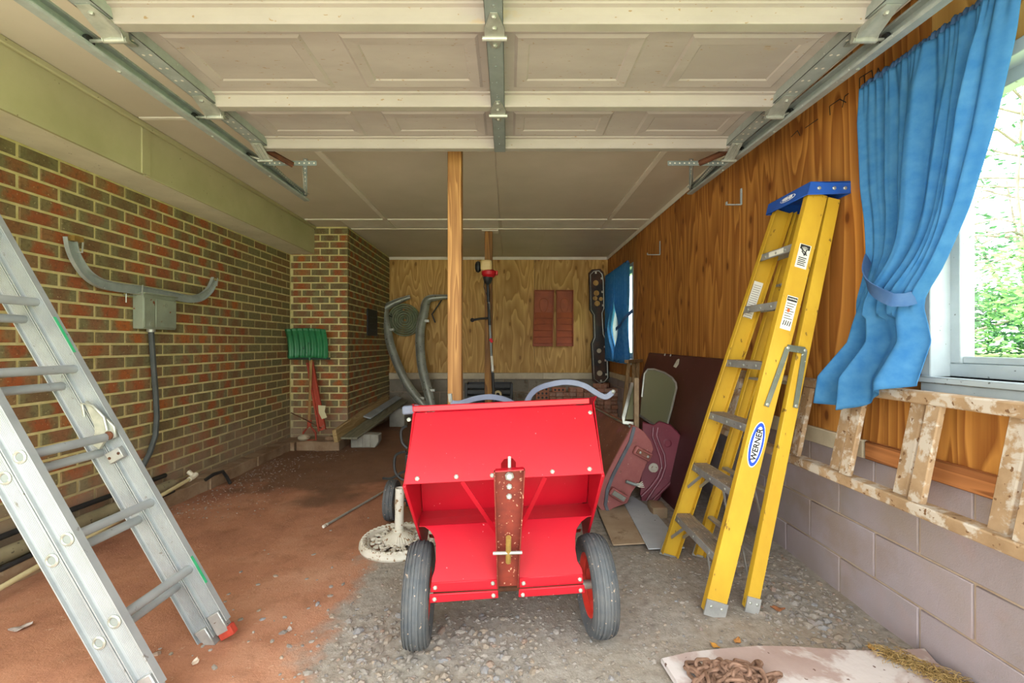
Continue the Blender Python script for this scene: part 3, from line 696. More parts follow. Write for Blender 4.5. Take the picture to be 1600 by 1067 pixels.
def step_ladder():
    t = thing('step_ladder', (.97, 2.2, 0), 'yellow fibreglass step ladder with blue cap leaning on the plywood', 'ladder')
    fn = (Vector((.895, 1.925, .015)), Vector((1.455, 2.075, 1.90))); ff = (Vector((.895, 2.475, .015)), Vector((1.455, 2.355, 1.90)))
    rn = (Vector((1.075, 1.955, .015)), Vector((1.538, 2.085, 1.88))); rf = (Vector((1.06, 2.47, .015)), Vector((1.538, 2.345, 1.88)))
    def channel(p, q, web, fl, side, nm):
        # C section: web faces +-Y, flanges point inwards
        d = (q-p).normalized(); sd = Vector((d.z, 0, -d.x)).normalized(); th = .005; y = Vector((0, side, 0)); mb = MB()
        pr = [(-web/2, 0), (web/2, 0), (web/2, fl), (web/2-th, fl), (web/2-th, th), (-web/2+th, th), (-web/2+th, fl), (-web/2, fl)]
        vv = [b+sd*a_+y*c_ for b in (p, q) for a_, c_ in pr]; k = 8
        fs = [(j, (j+1) % k, k+(j+1) % k, k+j) for j in range(k)]+[(0,1,4,5)[::-1], (1,2,3,4)[::-1], (0,5,6,7)[::-1], (8,9,12,13), (9,10,11,12), (8,13,14,15)]
        if side < 0: fs = [f[::-1] for f in fs]
        mb.add(vv, fs); return mb.build(nm, M['fibreglass'], t, bevel=.0015)
    R1 = channel(*fn, .092, .032, 1, 'front_rail'); R2 = channel(*ff, .092, .032, -1, 'front_rail')
    R3 = channel(*rn, .058, .03, 1, 'rear_rail'); R4 = channel(*rf, .058, .03, -1, 'rear_rail')
    d1 = (fn[1]-fn[0]).normalized(); s1 = Vector((d1.z, 0, -d1.x)).normalized(); n1 = Vector((0, -1, 0))
    d1p = d1; no = s1.cross(d1).normalized(); no = no if no.y < 0 else -no
    # feet
    for (p, q), wd, nm in ((fn, .096, R1), (ff, .096, R2), (rn, .062, R3), (rf, .062, R4)):
        d = (q-p).normalized(); sg = -1 if p.y < 2.2 else 1
        mb = MB().bar(p-d*.012+Vector((0, -sg*.0, 0)), p+d*.055, wd, .008, up=(0, 1, 0)); mb.box((p.x-wd*.52, min(p.y, p.y-sg*.034), -.004+gz(p.x, p.y)), (p.x+wd*.52, max(p.y, p.y-sg*.034), .012)) if False else None
        mb.xf(Matrix.Translation((0, sg*.003, 0))).build('foot_plate', M['alu'], nm)
        b = MB()
        for k in (-.25, .25): b.bolt(p+d*.03+Vector((d.z*wd*k, sg*.007, -d.x*wd*k)), (0, sg, 0), .007, .005)
        b.each('rivet', M['zinc'], nm)
    # treads
    for i, z in enumerate((.25, .535, .82, 1.105, 1.39, 1.665)):
        k = (z-.015)/(1.9-.015); a = fn[0].lerp(fn[1], k); b = ff[0].lerp(ff[1], k)
        a = a+Vector((0, .006, 0)); b = b-Vector((0, .006, 0)); mb = MB()
        mb.box((a.x-.044, a.y, z-.004), (a.x+.044, b.y, z)); mb.box((a.x-.046, a.y, z-.034), (a.x-.042, b.y, z+.001)); mb.box((a.x+.042, a.y, z-.03), (a.x+.046, b.y, z+.001))
        st = mb.build('step', M['alu'], t, bevel=.001)
        tr = MB()
        for q in range(7): tr.box((a.x-.040+q*.0118, a.y+.003, z), (a.x-.0315+q*.0118, b.y-.003, z+.003))
        tr.build('tread_ribs', M['tread'], st, kind='stuff')
        bb = MB()
        for yy in (a.y+.08, a.y+(b.y-a.y)/2, b.y-.06): bb.bolt((a.x-.046, yy, z-.017), (-1, 0, 0), .007, .004)
        bb.each('rivet', M['zinc'], st)
        if i < 2:
            for yy, s_ in ((a.y, 1), (b.y, -1)):
                for dx in (-.035, .03):
                    MB().bar((a.x+dx, yy+s_*.12, z-.03), (a.x+dx-.03, yy+s_*.008, z-.13), .016, .003, up=(1, 0, 0)).build('step_brace', M['alu'], t)
        if i == 5:
            pl = plate((a.x-.0465, a.y+.15, z-.016), (0, -1, 0), (0, 0, 1), .12, .024); pl.build('sticker', M['sticker'], st)
    # rear cross bars
    for z in (.22, .5, 1.0, 1.5):
        k = z/1.88; a = rn[0].lerp(rn[1], k); b = rf[0].lerp(rf[1], k); MB().bar(a+Vector((0, .005, 0)), b-Vector((0, .005, 0)), .03, .012, up=(0, 0, 1)).build('cross_bar', M['alu'], t)
        if z < .6:
            MB().bar(a+Vector((0, .18, 0)), rn[0].lerp(rn[1], max(0, k-.09))+Vector((0, .02, 0)), .012, .006, up=(1, 0, 0)).build('cross_brace', M['alu'], t)
    # spreaders on the near side
    k = .62; hp = fn[0].lerp(fn[1], .615)+Vector((.03, -.006, 0)); hr = rn[0].lerp(rn[1], .615)+Vector((0, -.006, 0))
    sp = MB().bar(hp, hr, .03, .004, up=(0, 1, 0)); sp.bar(hp, fn[0].lerp(fn[1], .475)+Vector((.0, -.006, 0)), .022, .004, up=(0, 1, 0)); sp.bar(hr, rn[0].lerp(rn[1], .475)+Vector((.01, -.006, 0)), .022, .004, up=(0, 1, 0))
    so = t; sp.each('spreader_arm', mat('grey_spreader', '#7d8272', '#6b6f62', 12, .5, .4, speck=('#c9c9b8', 60, .7)), t)
    b = MB()
    for p in (hp, hr, fn[0].lerp(fn[1], .48)+Vector((.0, -.006, 0)), rn[0].lerp(rn[1], .48)+Vector((.01, -.006, 0))): b.bolt(p+Vector((0, -.003, 0)), (0, -1, 0), .008, .005)
    b.each('rivet', M['zinc'], so)
    # cap: a shallow wedge tray with a lettered long side
    cz0, cz1 = 1.885, 1.945; ya, yb = 2.05, 2.385
    cp = MB(); cp.ext([(1.385, ya, cz0+.0), (1.59, ya, cz0+.005), (1.59, ya, cz1+.005), (1.40, ya, cz1)], (0, .006, 0))
    cp.ext([(1.385, yb, cz0), (1.59, yb, cz0+.005), (1.59, yb, cz1+.005), (1.40, yb, cz1)], (0, -.006, 0))
    cp.ext([(1.385, ya, cz0), (1.391, ya, cz0), (1.406, ya, cz1), (1.40, ya, cz1)], (0, yb-ya, 0)); cp.box((1.40, ya, cz1-.006), (1.588, yb, cz1+.002)); cp.box((1.583, ya, cz0+.005), (1.589, yb, cz1))
    cap = cp.build('top_cap', M['cap'], t, bevel=.003)
    b = MB()
    for x in (1.44, 1.51, 1.56): b.bolt((x, ya, cz0+.03), (0, -1, 0), .009, .006)
    b.each('rivet', M['zinc'], cap)
    def mplace(o, xa, ya_): return basis(o, xa, ya_)
    fx = Vector((-.015, 0, -.06)).normalized()
    o = Vector((1.3905, 2.2, 1.916)); plate(o+Vector((-.001, 0, 0)), (0, -1, 0), (.235, 0, 1), .12, .026, rnd=1).build('cap_logo', M['logo_white'], cap)
    plate(o+Vector((-.0018, 0, 0)), (0, -1, 0), (.235, 0, 1), .112, .021, rnd=1).build('cap_logo_field', M['cap'], cap)
    text_mesh('cap_logo_lettering', 'WERNER', .02, M['logo_white'], cap, basis(o+Vector((-.0035, 0, 0)), (0, -1, 0), (.235, 0, 1)))
    # stickers on the near front rail
    def on_rail(k, off=0): return fn[0].lerp(fn[1], k)+s1*off+no*.0012
    def stick(k, w_, h, m_='sticker', off=0, dy=0, nm='sticker', rnd=0):
        return plate(on_rail(k, off)+no*dy, s1, d1p, w_, h, rnd=rnd).build(nm, M[m_], R1)
    stick(.84, .055, .115); stick(.862, .046, .022, 'ink', 0, .001, 'sticker_print'); stick(.86, .03, .011, 'sticker', 0, .0018, 'sticker_print', 1)
    text_mesh('sticker_lettering', 'DANGER', .009, M['ink'], R1, basis(on_rail(.86)+no*.0028, s1, d1p))
    # fall pictogram and text lines
    g = MB(); q = on_rail(.850)+no*.0012
    for (a, b_, c_, d_) in ((-.015, .012, .012, -.004), (.010, .014, .002, -.016), (-.012, .004, .006, -.014), (.002, -.004, .016, -.012)):
        g.bar(q+s1*a+d1p*b_, q+s1*c_+d1p*d_, .005, .0006, up=(0, 1, 0))
    for i in range(5): g.bar(on_rail(.836-.0045*i)-s1*.02+no*.0012, on_rail(.836-.0045*i)+s1*(.018-.004*(i % 2))+no*.0012, .004, .0006, up=(0, 1, 0))
    g.build('sticker_print', M['ink'], R1, kind='stuff')
    stick(.70, .05, .16); stick(.733, .046, .02, 'ink', 0, .001, 'sticker_print')
    text_mesh('sticker_lettering', 'CAUTION', .009, M['sticker'], R1, basis(on_rail(.733)+no*.0022, s1, d1p))
    stick(.705, .014, .018, 'orange_ink', -.006, .001, 'sticker_print', 1)
    g = MB()
    for i in range(7):
        k_ = .722-.006*i; g.bar(on_rail(k_)-s1*.02+no*.0012, on_rail(k_)+s1*(.02-.005*(i % 3))+no*.0012, .003, .0006, up=(0, 1, 0))
    for i in range(4): g.bar(on_rail(.675)+s1*(-.016+.01*i)-d1p*.012+no*.0012, on_rail(.675)+s1*(-.013+.01*i)+d1p*.012+no*.0012, .004, .0006, up=(0, 1, 0))
    g.build('sticker_print', M['ink'], R1, kind='stuff')
    # maker's oval
    stick(.385, .066, .21, 'logo_white', 0, 0, 'maker_logo', 1); stick(.385, .06, .20, 'logo_blue', 0, .0012, 'maker_logo_ring', 1); stick(.385, .04, .165, 'logo_white', 0, .0024, 'maker_logo_field', 1)
    text_mesh('maker_lettering', 'WERNER', .036, M['ink'], R1, basis(on_rail(.385)+no*.0040, d1p, -s1))
    # long instruction sticker inside the far front rail
    a = ff[0].lerp(ff[1], .75); dff = (ff[1]-ff[0]).normalized(); plate(a+Vector((0, -.0075, 0)), s1, dff, .05, .2).build('sticker', M['sticker'], R2)
    g = MB()
    for i in range(16): g.bar(ff[0].lerp(ff[1], .70+.006*i)+Vector((0, -.0095, 0))-s1*.02, ff[0].lerp(ff[1], .70+.006*i)+Vector((0, -.0095, 0))+s1*.018, .003, .0005, up=(0, 1, 0))
    g.build('sticker_print', mat('grey_print', '#8c8a80', None), R2, kind='stuff')
step_ladder()
# ---------------------------------------------------------------- aluminium extension ladder
def ribbed():
    s = NT('ribbed_aluminium'); v = s.coords((1,1,1))
    col = s.ramp(s.noise(v, 6, 5), [(.3, C('#94989a')), (.7, C('#adb1b2'))]); col = s.mix(s.ramp(s.noise(v, 30, 3), [(.68, 0), (.74, .7)]), col, C('#6b6152'))
    return s.fin(col, .45, .35)
M['ladder_alu'] = ribbed()
def extension_ladder():
    t = thing('extension_ladder', (-1.2, 1.6, 0), 'aluminium extension ladder leaning towards the brick wall', 'ladder')
    d = Vector((-.497, 0, .868)); n = Vector((.868, 0, .497)); top = 2.42
    Pf = Vector((-1.112, 0, .10))
    def rail(name, y, off, face, t0, wd=.072, parent=t):
        """I-shaped rail: web in the x-z plane, flanges along y; ribs run along the web's seen face"""
        c = Pf+n*(off); prof = []; h = wd/2
        fl = .026; th = .004
        prof = [(-h, -fl/2), (-h+th, -fl/2), (-h+th, -th/2)]
        k = 9
        for i in range(k):
            a0 = -h*.62+(2*h*.62)*i/k; a1 = a0+(2*h*.62)/k
            prof += [(a0, -th/2), (a0+.0008, -th/2-.0018), (a1-.0012, -th/2-.0018), (a1-.0004, -th/2)]
        prof += [(h-th, -th/2), (h-th, -fl/2), (h, -fl/2), (h, fl/2), (h-th, fl/2), (h-th, th/2), (-h+th, th/2), (-h+th, fl/2), (-h, fl/2)]
        m_ = len(prof); vv = []
        for tt in (t0, top):
            for a, b in prof: q = c+n*a+d*tt; vv.append((q.x, y+b, q.z))
        fs = [(j, (j+1) % m_, m_+(j+1) % m_, m_+j) for j in range(m_)]+[tuple(range(m_))[::-1], tuple(range(m_, 2*m_))]
        mb = MB(); mb.add(vv, [f for f in fs]); return mb.build(name, M['ladder_alu'], parent, smooth=False)
    yf, yn = 1.755, 1.425
    A1 = rail('front_section_rail', yf, -.037, -1, 0); A2 = rail('front_section_rail', yn, -.037, -1, 0)
    B1 = rail('rear_section_rail', yf+.0, -.113, -1, -.03); B2 = rail('rear_section_rail', yn+.0, -.113, -1, -.03)
    rt = MB()
    for off, t0, nm in ((-.037, .25, 'rung'), (-.113, .215, 'rung')):
        for k in range(7):
            q = Pf+n*off+d*(t0+.305*k); r = .0165
            mb = MB(); pts = [(q.x, yn+.003, q.z), (q.x, yf-.003, q.z)]
            prof = []
            for i in range(20):
                a = 2*math.pi*i/20; rr = r*(1 if i % 2 else .94); prof.append((rr*math.cos(a), rr*math.sin(a)))
            mb.sweep(prof, pts, up=(0, 0, 1)); mb.build(nm, M['ladder_alu'], t, ang=60)
            # open flared rung ends on the outer web
            MB().lathe([(.0135, -.004), (.0135, .004), (.0165, .0065), (.022, .004), (.0225, .0)], (q.x, yn-.003, q.z), (0, -1, 0), 20, caps=False).build('rung_end', M['zinc'], t)
            MB().lathe([(1e-6, 0), (.0135, 0)], (q.x, yn-.0055, q.z), (0, -1, 0), 16, caps=False).build('rung_end_hollow', M['galv_dull'], t)
    # rubber foot and shoe on the far rail, and its twin
    for y in (yf, yn):
        for off, t0 in ((-.037, 0), (-.113, -.03)):
            q = Pf+n*off
            mb = MB(); mb.bar(q+d*(t0-.035)+Vector((0, y, 0)), q+d*(t0+.05)+Vector((0, y, 0)), .05, .034, up=(0, 1, 0)); mb.v = [Vector((p.x, p.y, max(p.z, .004))) for p in mb.v]
            sh = mb.build('shoe', M['alu'], t, bevel=.003)
        MB().bar(Pf-n*.06+d*-.04+Vector((0, y, 0)), Pf-n*.0+d*-.04+Vector((0, y, 0)), .04, .03, up=(0, 1, 0)).build('rubber_pad', mat('red_rubber', '#b03a26', '#8c3020', 30, .8), t, bevel=.003)
    # green paint mark on the rail edge
    mg = MB()
    for a, b in ((.17, .29), (1.22, 1.38)): mg.bar(Pf+n*.001+d*a+Vector((0, yf-.008, 0)), Pf+n*.001+d*b+Vector((0, yf-.008, 0)), .012, .0012, up=n)
    mg.each('green_paint', mat('green_paint', '#2f9a68', '#3fae78', 20, .6), A1)
    # rung lock: hook, spring finger and bracket on the front of the far rail
    q = Pf-n*.037+d*.86; y = yf-.018
    lk = MB(); lk.ext([q+d*a+n*b+Vector((0, y, 0)) for a, b in ((-.03, -.05), (.0, -.065), (.045, -.03), (.075, -.02), (.16, -.012), (.165, .0), (.10, .02), (.06, .035), (.02, .045), (-.02, .03), (-.01, -.01))], (0, -.012, 0))
    L1 = lk.build('rung_lock', M['zinc'], t, bevel=.003)
    MB().lathe([(1e-6, 0), (.017, 0), (.017, .006), (1e-6, .009)], q+n*.012+Vector((0, y-.012, 0)), (0, -1, 0), 14).build('pivot', M['rust'], L1)
    MB().tube([q+d*a+n*b+Vector((0, y-.018, 0)) for a, b in ((.11, -.03), (.16, -.012), (.13, .02), (.07, .035), (.02, .02))], .005, 6).build('spring_finger', M['zinc'], L1)
    bk = MB().bar(q-d*.10-n*.012+Vector((0, y-.001, 0)), q-d*.055-n*.012+Vector((0, y-.001, 0)), .06, .02, up=(0, 1, 0)).build('lock_bracket', M['alu'], t, bevel=.002)
    b = MB()
    for a in (-.02, .02): b.bolt(q-d*.078+n*(a-.012)+Vector((0, y-.011, 0)), (0, -1, 0), .006, .003)
    b.each('rivet', M['rust'], bk)
extension_ladder()
# ---------------------------------------------------------------- wooden ladder hung on its side
M['oldwood'] = mat('paint_spattered_wood', '#a98d6c', '#8c7050', 8, .85, streak=('#b9ad9d', 14, .50), speck=('#6d4d30', 45, .66), bump=.3, bscale=40)
def wood_ladder():
    t = thing('wooden_ladder', (1.5, 1.8, .625), 'paint-spattered wooden ladder hung sideways under the windowsill', 'ladder')
    for z in (1.0, .625):
        xo = 1.49 if z > .8 else 1.415
        box((xo-.03, .45, z-.022), (xo+.03, 2.95, z+.022)).build('side_rail', M['oldwood'], t, bevel=.005)
    y = .56; k = 0
    while y < 2.9:
        for dy, x in ((0, 1.49), (.082, 1.51)):
            MB().bar((x-.085, y+dy, .625), (x-.008, y+dy, 1.0), .022, .055, up=(0, 1, 0)).build('rung', M['oldwood'], t, bevel=.004)
        y += .322
    for yy in (.9, 2.62): MB().tube([(1.6, yy, .96), (1.53, yy, .965), (1.46, yy, .97), (1.45, yy, 1.0)], .005, 6).build('hanging_hook', M['galv_dull'], t)
wood_ladder()
# ---------------------------------------------------------------- red tow-behind cart
M['red'] = mat('red_enamel', '#b40c22', '#a8081c', 3, .33, speck=('#e8888a', 90, .75))
M['red_tongue'] = mat('rust_red_tongue', '#7e2c1c', '#6a2418', 30, .6, speck=('#c08a70', 80, .66))
M['red_rim'] = mat('red_rim', '#d8382c', '#c23024', 6, .5)
def S(px, py, Y0): return at(px, py, Y0/(1-.08*(px-VX)/F))
def hit(px, py, P0, P1, P2):
    n_ = (P1-P0).cross(P2-P0); o = Vector((0, 0, CAMZ)); d = at(px, py, 1)-o
    return o+d*((P0-o).dot(n_)/d.dot(n_))
def cart():
    t = thing('garden_cart', (0, 1.75, 0), 'bright red metal tow-behind cart on two wheels', 'cart')
    BL_, BR_, TR_, TL_ = S(632, 757, 1.625), S(942, 740, 1.625), S(925, 632, 1.80), S(645, 645, 1.80)
    def onp(q): return hit(q[0], q[1], BL_, BR_, TL_)
    th = Vector((0, .004, -.002))
    mb = MB().ext([BL_]+[onp(q) for q in ((783, 749), (783, 724), (788, 717), (801, 716), (806, 722), (806, 747))]+[BR_, TR_, TL_], th); pn = mb.build('hood_panel', M['red'], t, bevel=.001)
    up = (TL_-BL_).normalized(); nr = (BR_-BL_).cross(up).normalized()
    mb = MB(); mb.bar(TL_+Vector((-.0, -.004, .016)), TR_+Vector((-.012, -.004, .016)), .012, .024, up=(0, 0, 1)); mb.build('top_lip', M['red'], t, bevel=.003)
    mb = MB(); mb.bar(S(629, 641, 1.86), S(656, 639, 1.86), .03, .035, up=(0, 0, 1)); mb.build('corner_guard', mat('grey_rubber', '#6f7484', '#5d6270', 10, .7), t, bevel=.006)
    # side plates, leaning back towards the ground
    for P, T_, sg in ((BL_, TL_, -1), (BR_, TR_, 1)):
        x = P.x; y = P.y; dx = Vector((sg*.004, 0, 0))
        pts = [Vector((x, y, P.z)), Vector((x-sg*.004, T_.y+.0, T_.z+.012)), Vector((x+sg*.02, T_.y+.05, T_.z+.03)), Vector((x+sg*.02, T_.y+.36, T_.z-.02)), Vector((x, T_.y+.42, .42)), Vector((x, y+.42, .26)), Vector((x, y+.36, .30))]
        MB().ext(pts, dx).build('side_plate', M['red'], t, bevel=.0015)
        MB().bar(pts[0], pts[6], .012, .02, up=(0, 1, 0)).build('side_flange', M['red'], t, bevel=.002)
        MB().bar(pts[6]+Vector((-sg*.02, .03, .03)), pts[6]+Vector((-sg*.12, .06, .0)), .03, .004).build('inner_tab', M['red'], t)
    xl, xr = BL_.x+.004, BR_.x-.004
    yo = lambda x: .08*x
    def Q(x, y, z): return Vector((x, y+.08*x, z))
    MB().ext([Q(xl, 1.82, .90), Q(xr, 1.82, .92), Q(xr, 1.945, .485), Q(xl, 1.945, .455)], (0, .004, 0)).build('inner_panel', M['red'], t)
    MB().ext([Q(xl, 2.25, .88), Q(xr, 2.25, .9), Q(xr, 2.28, .42), Q(xl, 2.28, .40)], (0, .004, 0)).build('back_panel', M['red'], t)
    MB().ext([Q(xl+.02, 1.945, .455), Q(xr-.02, 1.945, .485), Q(xr-.02, 2.28, .44), Q(xl+.02, 2.28, .41)], (0, 0, -.004)).build('bin_floor', M['red'], t)
    # folded shelf
    mb = MB(); l0, r0 = S(657, 799, 1.94), S(922, 786, 1.94); l1, r1 = S(656, 812, 1.87), S(922, 797, 1.87); l2, r2 = S(655, 822, 1.815), S(924, 806, 1.815)
    mb.ext([l0, r0, r1, l1], (0, .0, -.003)); mb.build('shelf_upper', M['red'], t); mb = MB(); mb.ext([l1, r1, r2, l2], (0, 0, -.003)); mb.build('shelf_lip', M['red'], t)
    # lower plates with wheel cut-outs
    p0, p1, p2 = S(655, 822, 1.81), S(925, 806, 1.81), S(674, 911, 1.655)
    def onl(q): return hit(q[0], q[1], p0, p1, p2)
    lft = [(657, 822), (664, 823), (672, 829), (678, 838), (681, 850), (681, 874), (679, 891), (675, 902), (674, 911), (778, 905), (779, 815)]
    rgt = [(922, 806), (917, 808), (908, 815), (901, 826), (899, 838), (899, 858), (902, 876), (909, 888), (911, 897), (811, 903), (813, 812)]
    for pts, fl in ((lft, ((674, 911), (778, 905), (778, 921), (672, 926), (671, 929), (778, 923), (779, 935), (671, 943))), (rgt, ((811, 903), (910, 897), (912, 912), (811, 919), (811, 921), (913, 914), (915, 927), (810, 934)))):
        pl = MB().ext([onl(q) for q in pts], (0, .003, -.003)).build('lower_plate', M['red'], t, bevel=.001)
        f1 = MB().ext([S(a, b, 1.652) for a, b in (fl[0], fl[1], fl[2], fl[3])], (0, .005, 0)).build('flange', M['red'], pl, bevel=.002)
        f2 = MB().ext([S(a, b, 1.640) for a, b in (fl[4], fl[5], fl[6], fl[7])], (0, .008, 0)).build('flange', M['red'], pl, bevel=.003)
        b = MB(); xa, xb = (680, 770) if pts is lft else (818, 906)
        for (px, py) in ((xa, 918 if pts is lft else 911), (xb, 911 if pts is lft else 905)): b.bolt(S(px, py, 1.652), (0, -1, .1), .008, .006)
        for (px, py) in ((xa-1, 936 if pts is lft else 929), (xb+1, 930 if pts is lft else 922)): b.bolt(S(px, py, 1.640), (0, -1, .1), .008, .006)
        b.each('bolt', M['zinc'], pl)
    b = MB()
    for px, py in ((652, 748), (713, 745), (769, 743), (863, 737), (921, 733), (639, 656), (922, 645)): b.bolt(hit(px, py, BL_, BR_, TL_), -nr if nr.y > 0 else nr, .009, .007)
    b.each('bolt', M['zinc'], pn)
    # tongue: upright channel open to the front
    a0, a1, b0, b1 = S(774, 734, 1.545), S(818, 731, 1.545), S(779, 916, 1.66), S(808, 915, 1.66)
    tg = MB().ext([a0, a1, b1, b0], (0, .005, 0)).build('tongue_web', M['red_tongue'], t)
    for p, q in ((a0, b0), (a1, b1)): MB().ext([p, q, q+Vector((0, -.018, 0)), p+Vector((0, -.035, 0))], (.005 if p is a1 else -.005, 0, 0)).build('tongue_flange', M['red_tongue'], t, bevel=.0015)
    MB().ext([a0, a1, a1+Vector((0, -.03, .0)), a0+Vector((0, -.03, .0))], (0, 0, .004)).build('tongue_lip', M['red'], t)
    dn = (b0-a0).normalized()
    b = MB(); ax = lambda k: (a0+a1)/2*(1-k)+(b0+b1)/2*k
    b.bolt(ax(.055), (0, -1, 0), .0165, .012); b.bolt(ax(.14), (0, -1, 0), .011, .01); b.bolt(ax(.22), (0, -1, 0), .011, .01); b.each('bolt', M['zinc'], tg)
    MB().tube([ax(0)+Vector((0, .03, .035)), ax(0)+Vector((0, .012, .0))], .006, 10).build('adjusting_bolt', M['zinc'], t)
    pin = M['brass'] = mat('worn_brass', '#b08d4a', '#8c7038', 20, .5, .4)
    q = ax(.53)+Vector((0, -.035, 0)); q2 = ax(.76)+Vector((0, -.02, 0)); MB().tube([q, q2], .010, 10).build('hitch_pin', pin, t)
    q = ax(.67)+Vector((0, -.03, 0)); MB().tube([q+Vector((-.055, 0, -.001)), q+Vector((.05, 0, .002))], .006, 8).build('hitch_cross_pin', M['zinc'], t)
    for A_, B_ in (((722, 752), (776, 832)), ((852, 745), (815, 822))): MB().bar(S(*A_, 1.64), S(*B_, 1.745), .016, .005, up=(0, 1, 0)).build('strut', M['red'], t)
    # axle and wheels
    MB().tube([Q(-.33, 1.80, .197), Q(.33, 1.80, .197)], .012, 10).build('axle', M['rust'], t)
    for sx in (-1, 1):
        c = Q(sx*.358, 1.80, .196+gz(sx*.36, 1.80)); axd = Vector((1, .08, .01*sx)).normalized()
        pr = [(.118, -.034), (.135, -.044), (.155, -.051), (.176, -.047)]
        rb = [(-.042, -.034), (-.030, -.020), (-.016, -.006), (.006, .016), (.020, .030), (.034, .042)]
        rr = lambda h: .1955-.012*(h/.045)**2
        pr.append((rr(-.044), -.044))
        for h0, h1 in rb: pr += [(rr(h0)-.004, h0), (rr(h0), h0+.0015), (rr(h1), h1-.0015), (rr(h1)-.004, h1)]
        pr += [(rr(.044), .044), (.176, .047), (.155, .051), (.135, .044), (.118, .034)]
        w_ = MB().lathe(pr, c, axd, 56, loop=True).build('tire', M['rubber'], t, ang=50)
        MB().lathe([(1e-6, -.012), (.05, -.012), (.06, -.022), (.098, -.018), (.112, -.034), (.122, -.036), (.122, .036), (.112, .034), (.098, .018), (.06, .022), (.05, .012), (1e-6, .012)], c, axd, 36).build('rim', M['red_rim'], t, ang=50)
        MB().lathe([(1e-6, -.055), (.018, -.055), (.018, .055), (1e-6, .055)], c, axd, 14).build('hub', M['zinc'], t)
cart()
# ---------------------------------------------------------------- cast iron umbrella base and rod
M['castiron'] = mat('chipped_white_iron', '#d6d0c2', '#c2baa8', 10, .7, speck=('#8a6a4a', 40, .62), streak=('#b0926e', 8, .66), bump=.3, bscale=50)
def umbrella_base():
    cx, cy = -.655, 2.63; t = thing('umbrella_base', (cx, cy, 0), 'white cast iron umbrella base with openwork disc', 'umbrella base')
    g = .0
    MB().lathe([(.175, .012), (.178, .03), (.19, .044), (.208, .046), (.224, .034), (.228, .012), (.222, .0), (.18, .0)], (cx, cy, g), n=56, loop=True).build('rim', M['castiron'], t)
    for i in range(44):
        a = 2*math.pi*i/44; p = Vector((cx+.205*math.cos(a), cy+.205*math.sin(a), g+.043)); tn = Vector((-math.sin(a), math.cos(a), 0)); rd = Vector((math.cos(a), math.sin(a), 0))
        mb = MB().ball((0, 0, 0), 1, 8); m_ = basis((0, 0, 0), (tn+rd*.9), rd-tn*.9); mb.v = [m_ @ Vector((q.x*.017, q.y*.008, q.z*.008))+p for q in mb.v]
        mb.build('rope_twist', M['castiron'], t)
    MB().lathe([(.165, .014), (.168, .03), (.176, .036), (.18, .03), (.18, .014)], (cx, cy, g), n=48, loop=True).build('inner_ring', M['castiron'], t)
    for i in range(16):
        a = 2*math.pi*i/16; rd = Vector((math.cos(a), math.sin(a), 0)); tn = Vector((-math.sin(a), math.cos(a), 0)); c = Vector((cx, cy, g+.032))
        pts = [c+rd*(.102+.03*k/3)+tn*(.012*math.sin(k*1.1)) for k in range(4)]+[c+rd*(.150+.012*math.cos(q))+tn*(.016*math.sin(q)) for q in (0, .9, 1.8, 2.7, 3.6, 4.5)]
        MB().tube(pts, [.010, .010, .008, .007, .007, .007, .007, .007, .006, .005], 8).build('scroll', M['castiron'], t)
        if i % 2 == 0: MB().ball(c+rd*.128+tn*.03, .014, 8, (1, 1, .6)).build('leaf_boss', M['castiron'], t)
    mb = MB(); n = 72; prof = [(.10, .028), (.094, .044), (.06, .068), (.034, .082), (.030, .10)]; vv = []
    for i in range(n):
        a = 2*math.pi*i/n; fl = 1.0 if i % 2 else .955
        vv += [(cx+r*math.cos(a)*(fl if j in (1, 2) else 1), cy+r*math.sin(a)*(fl if j in (1, 2) else 1), g+h) for j, (r, h) in enumerate(prof)]
    mb.add(vv, [(i*5+j, ((i+1) % n)*5+j, ((i+1) % n)*5+j+1, i*5+j+1) for i in range(n) for j in range(4)]); mb.build('fluted_dome', M['castiron'], t, ang=10)
    MB().lathe([(.026, .08), (.028, .12), (.026, .122), (.026, .336), (.0235, .336), (.0235, .12), (.02, .1)], (cx, cy, g), (.02, .0, 1), 24).build('tube', M['castiron'], t)
    a = Vector((-1.21, 2.88, .012+gz(-1.21, 2.88))); b = Vector((-.985, 3.6, .016+gz(-.985, 3.6)))
    r = thing('metal_rod', a.lerp(b, .5), 'thin silver metal rod lying on the red clay', 'rod')
    MB().tube([a.lerp(b, .05), b], .008, 8).build('shaft', M['zinc'], r); MB().tube([a, a.lerp(b, .05)], .011, 8).build('threaded_end', M['castiron'], r)
umbrella_base()
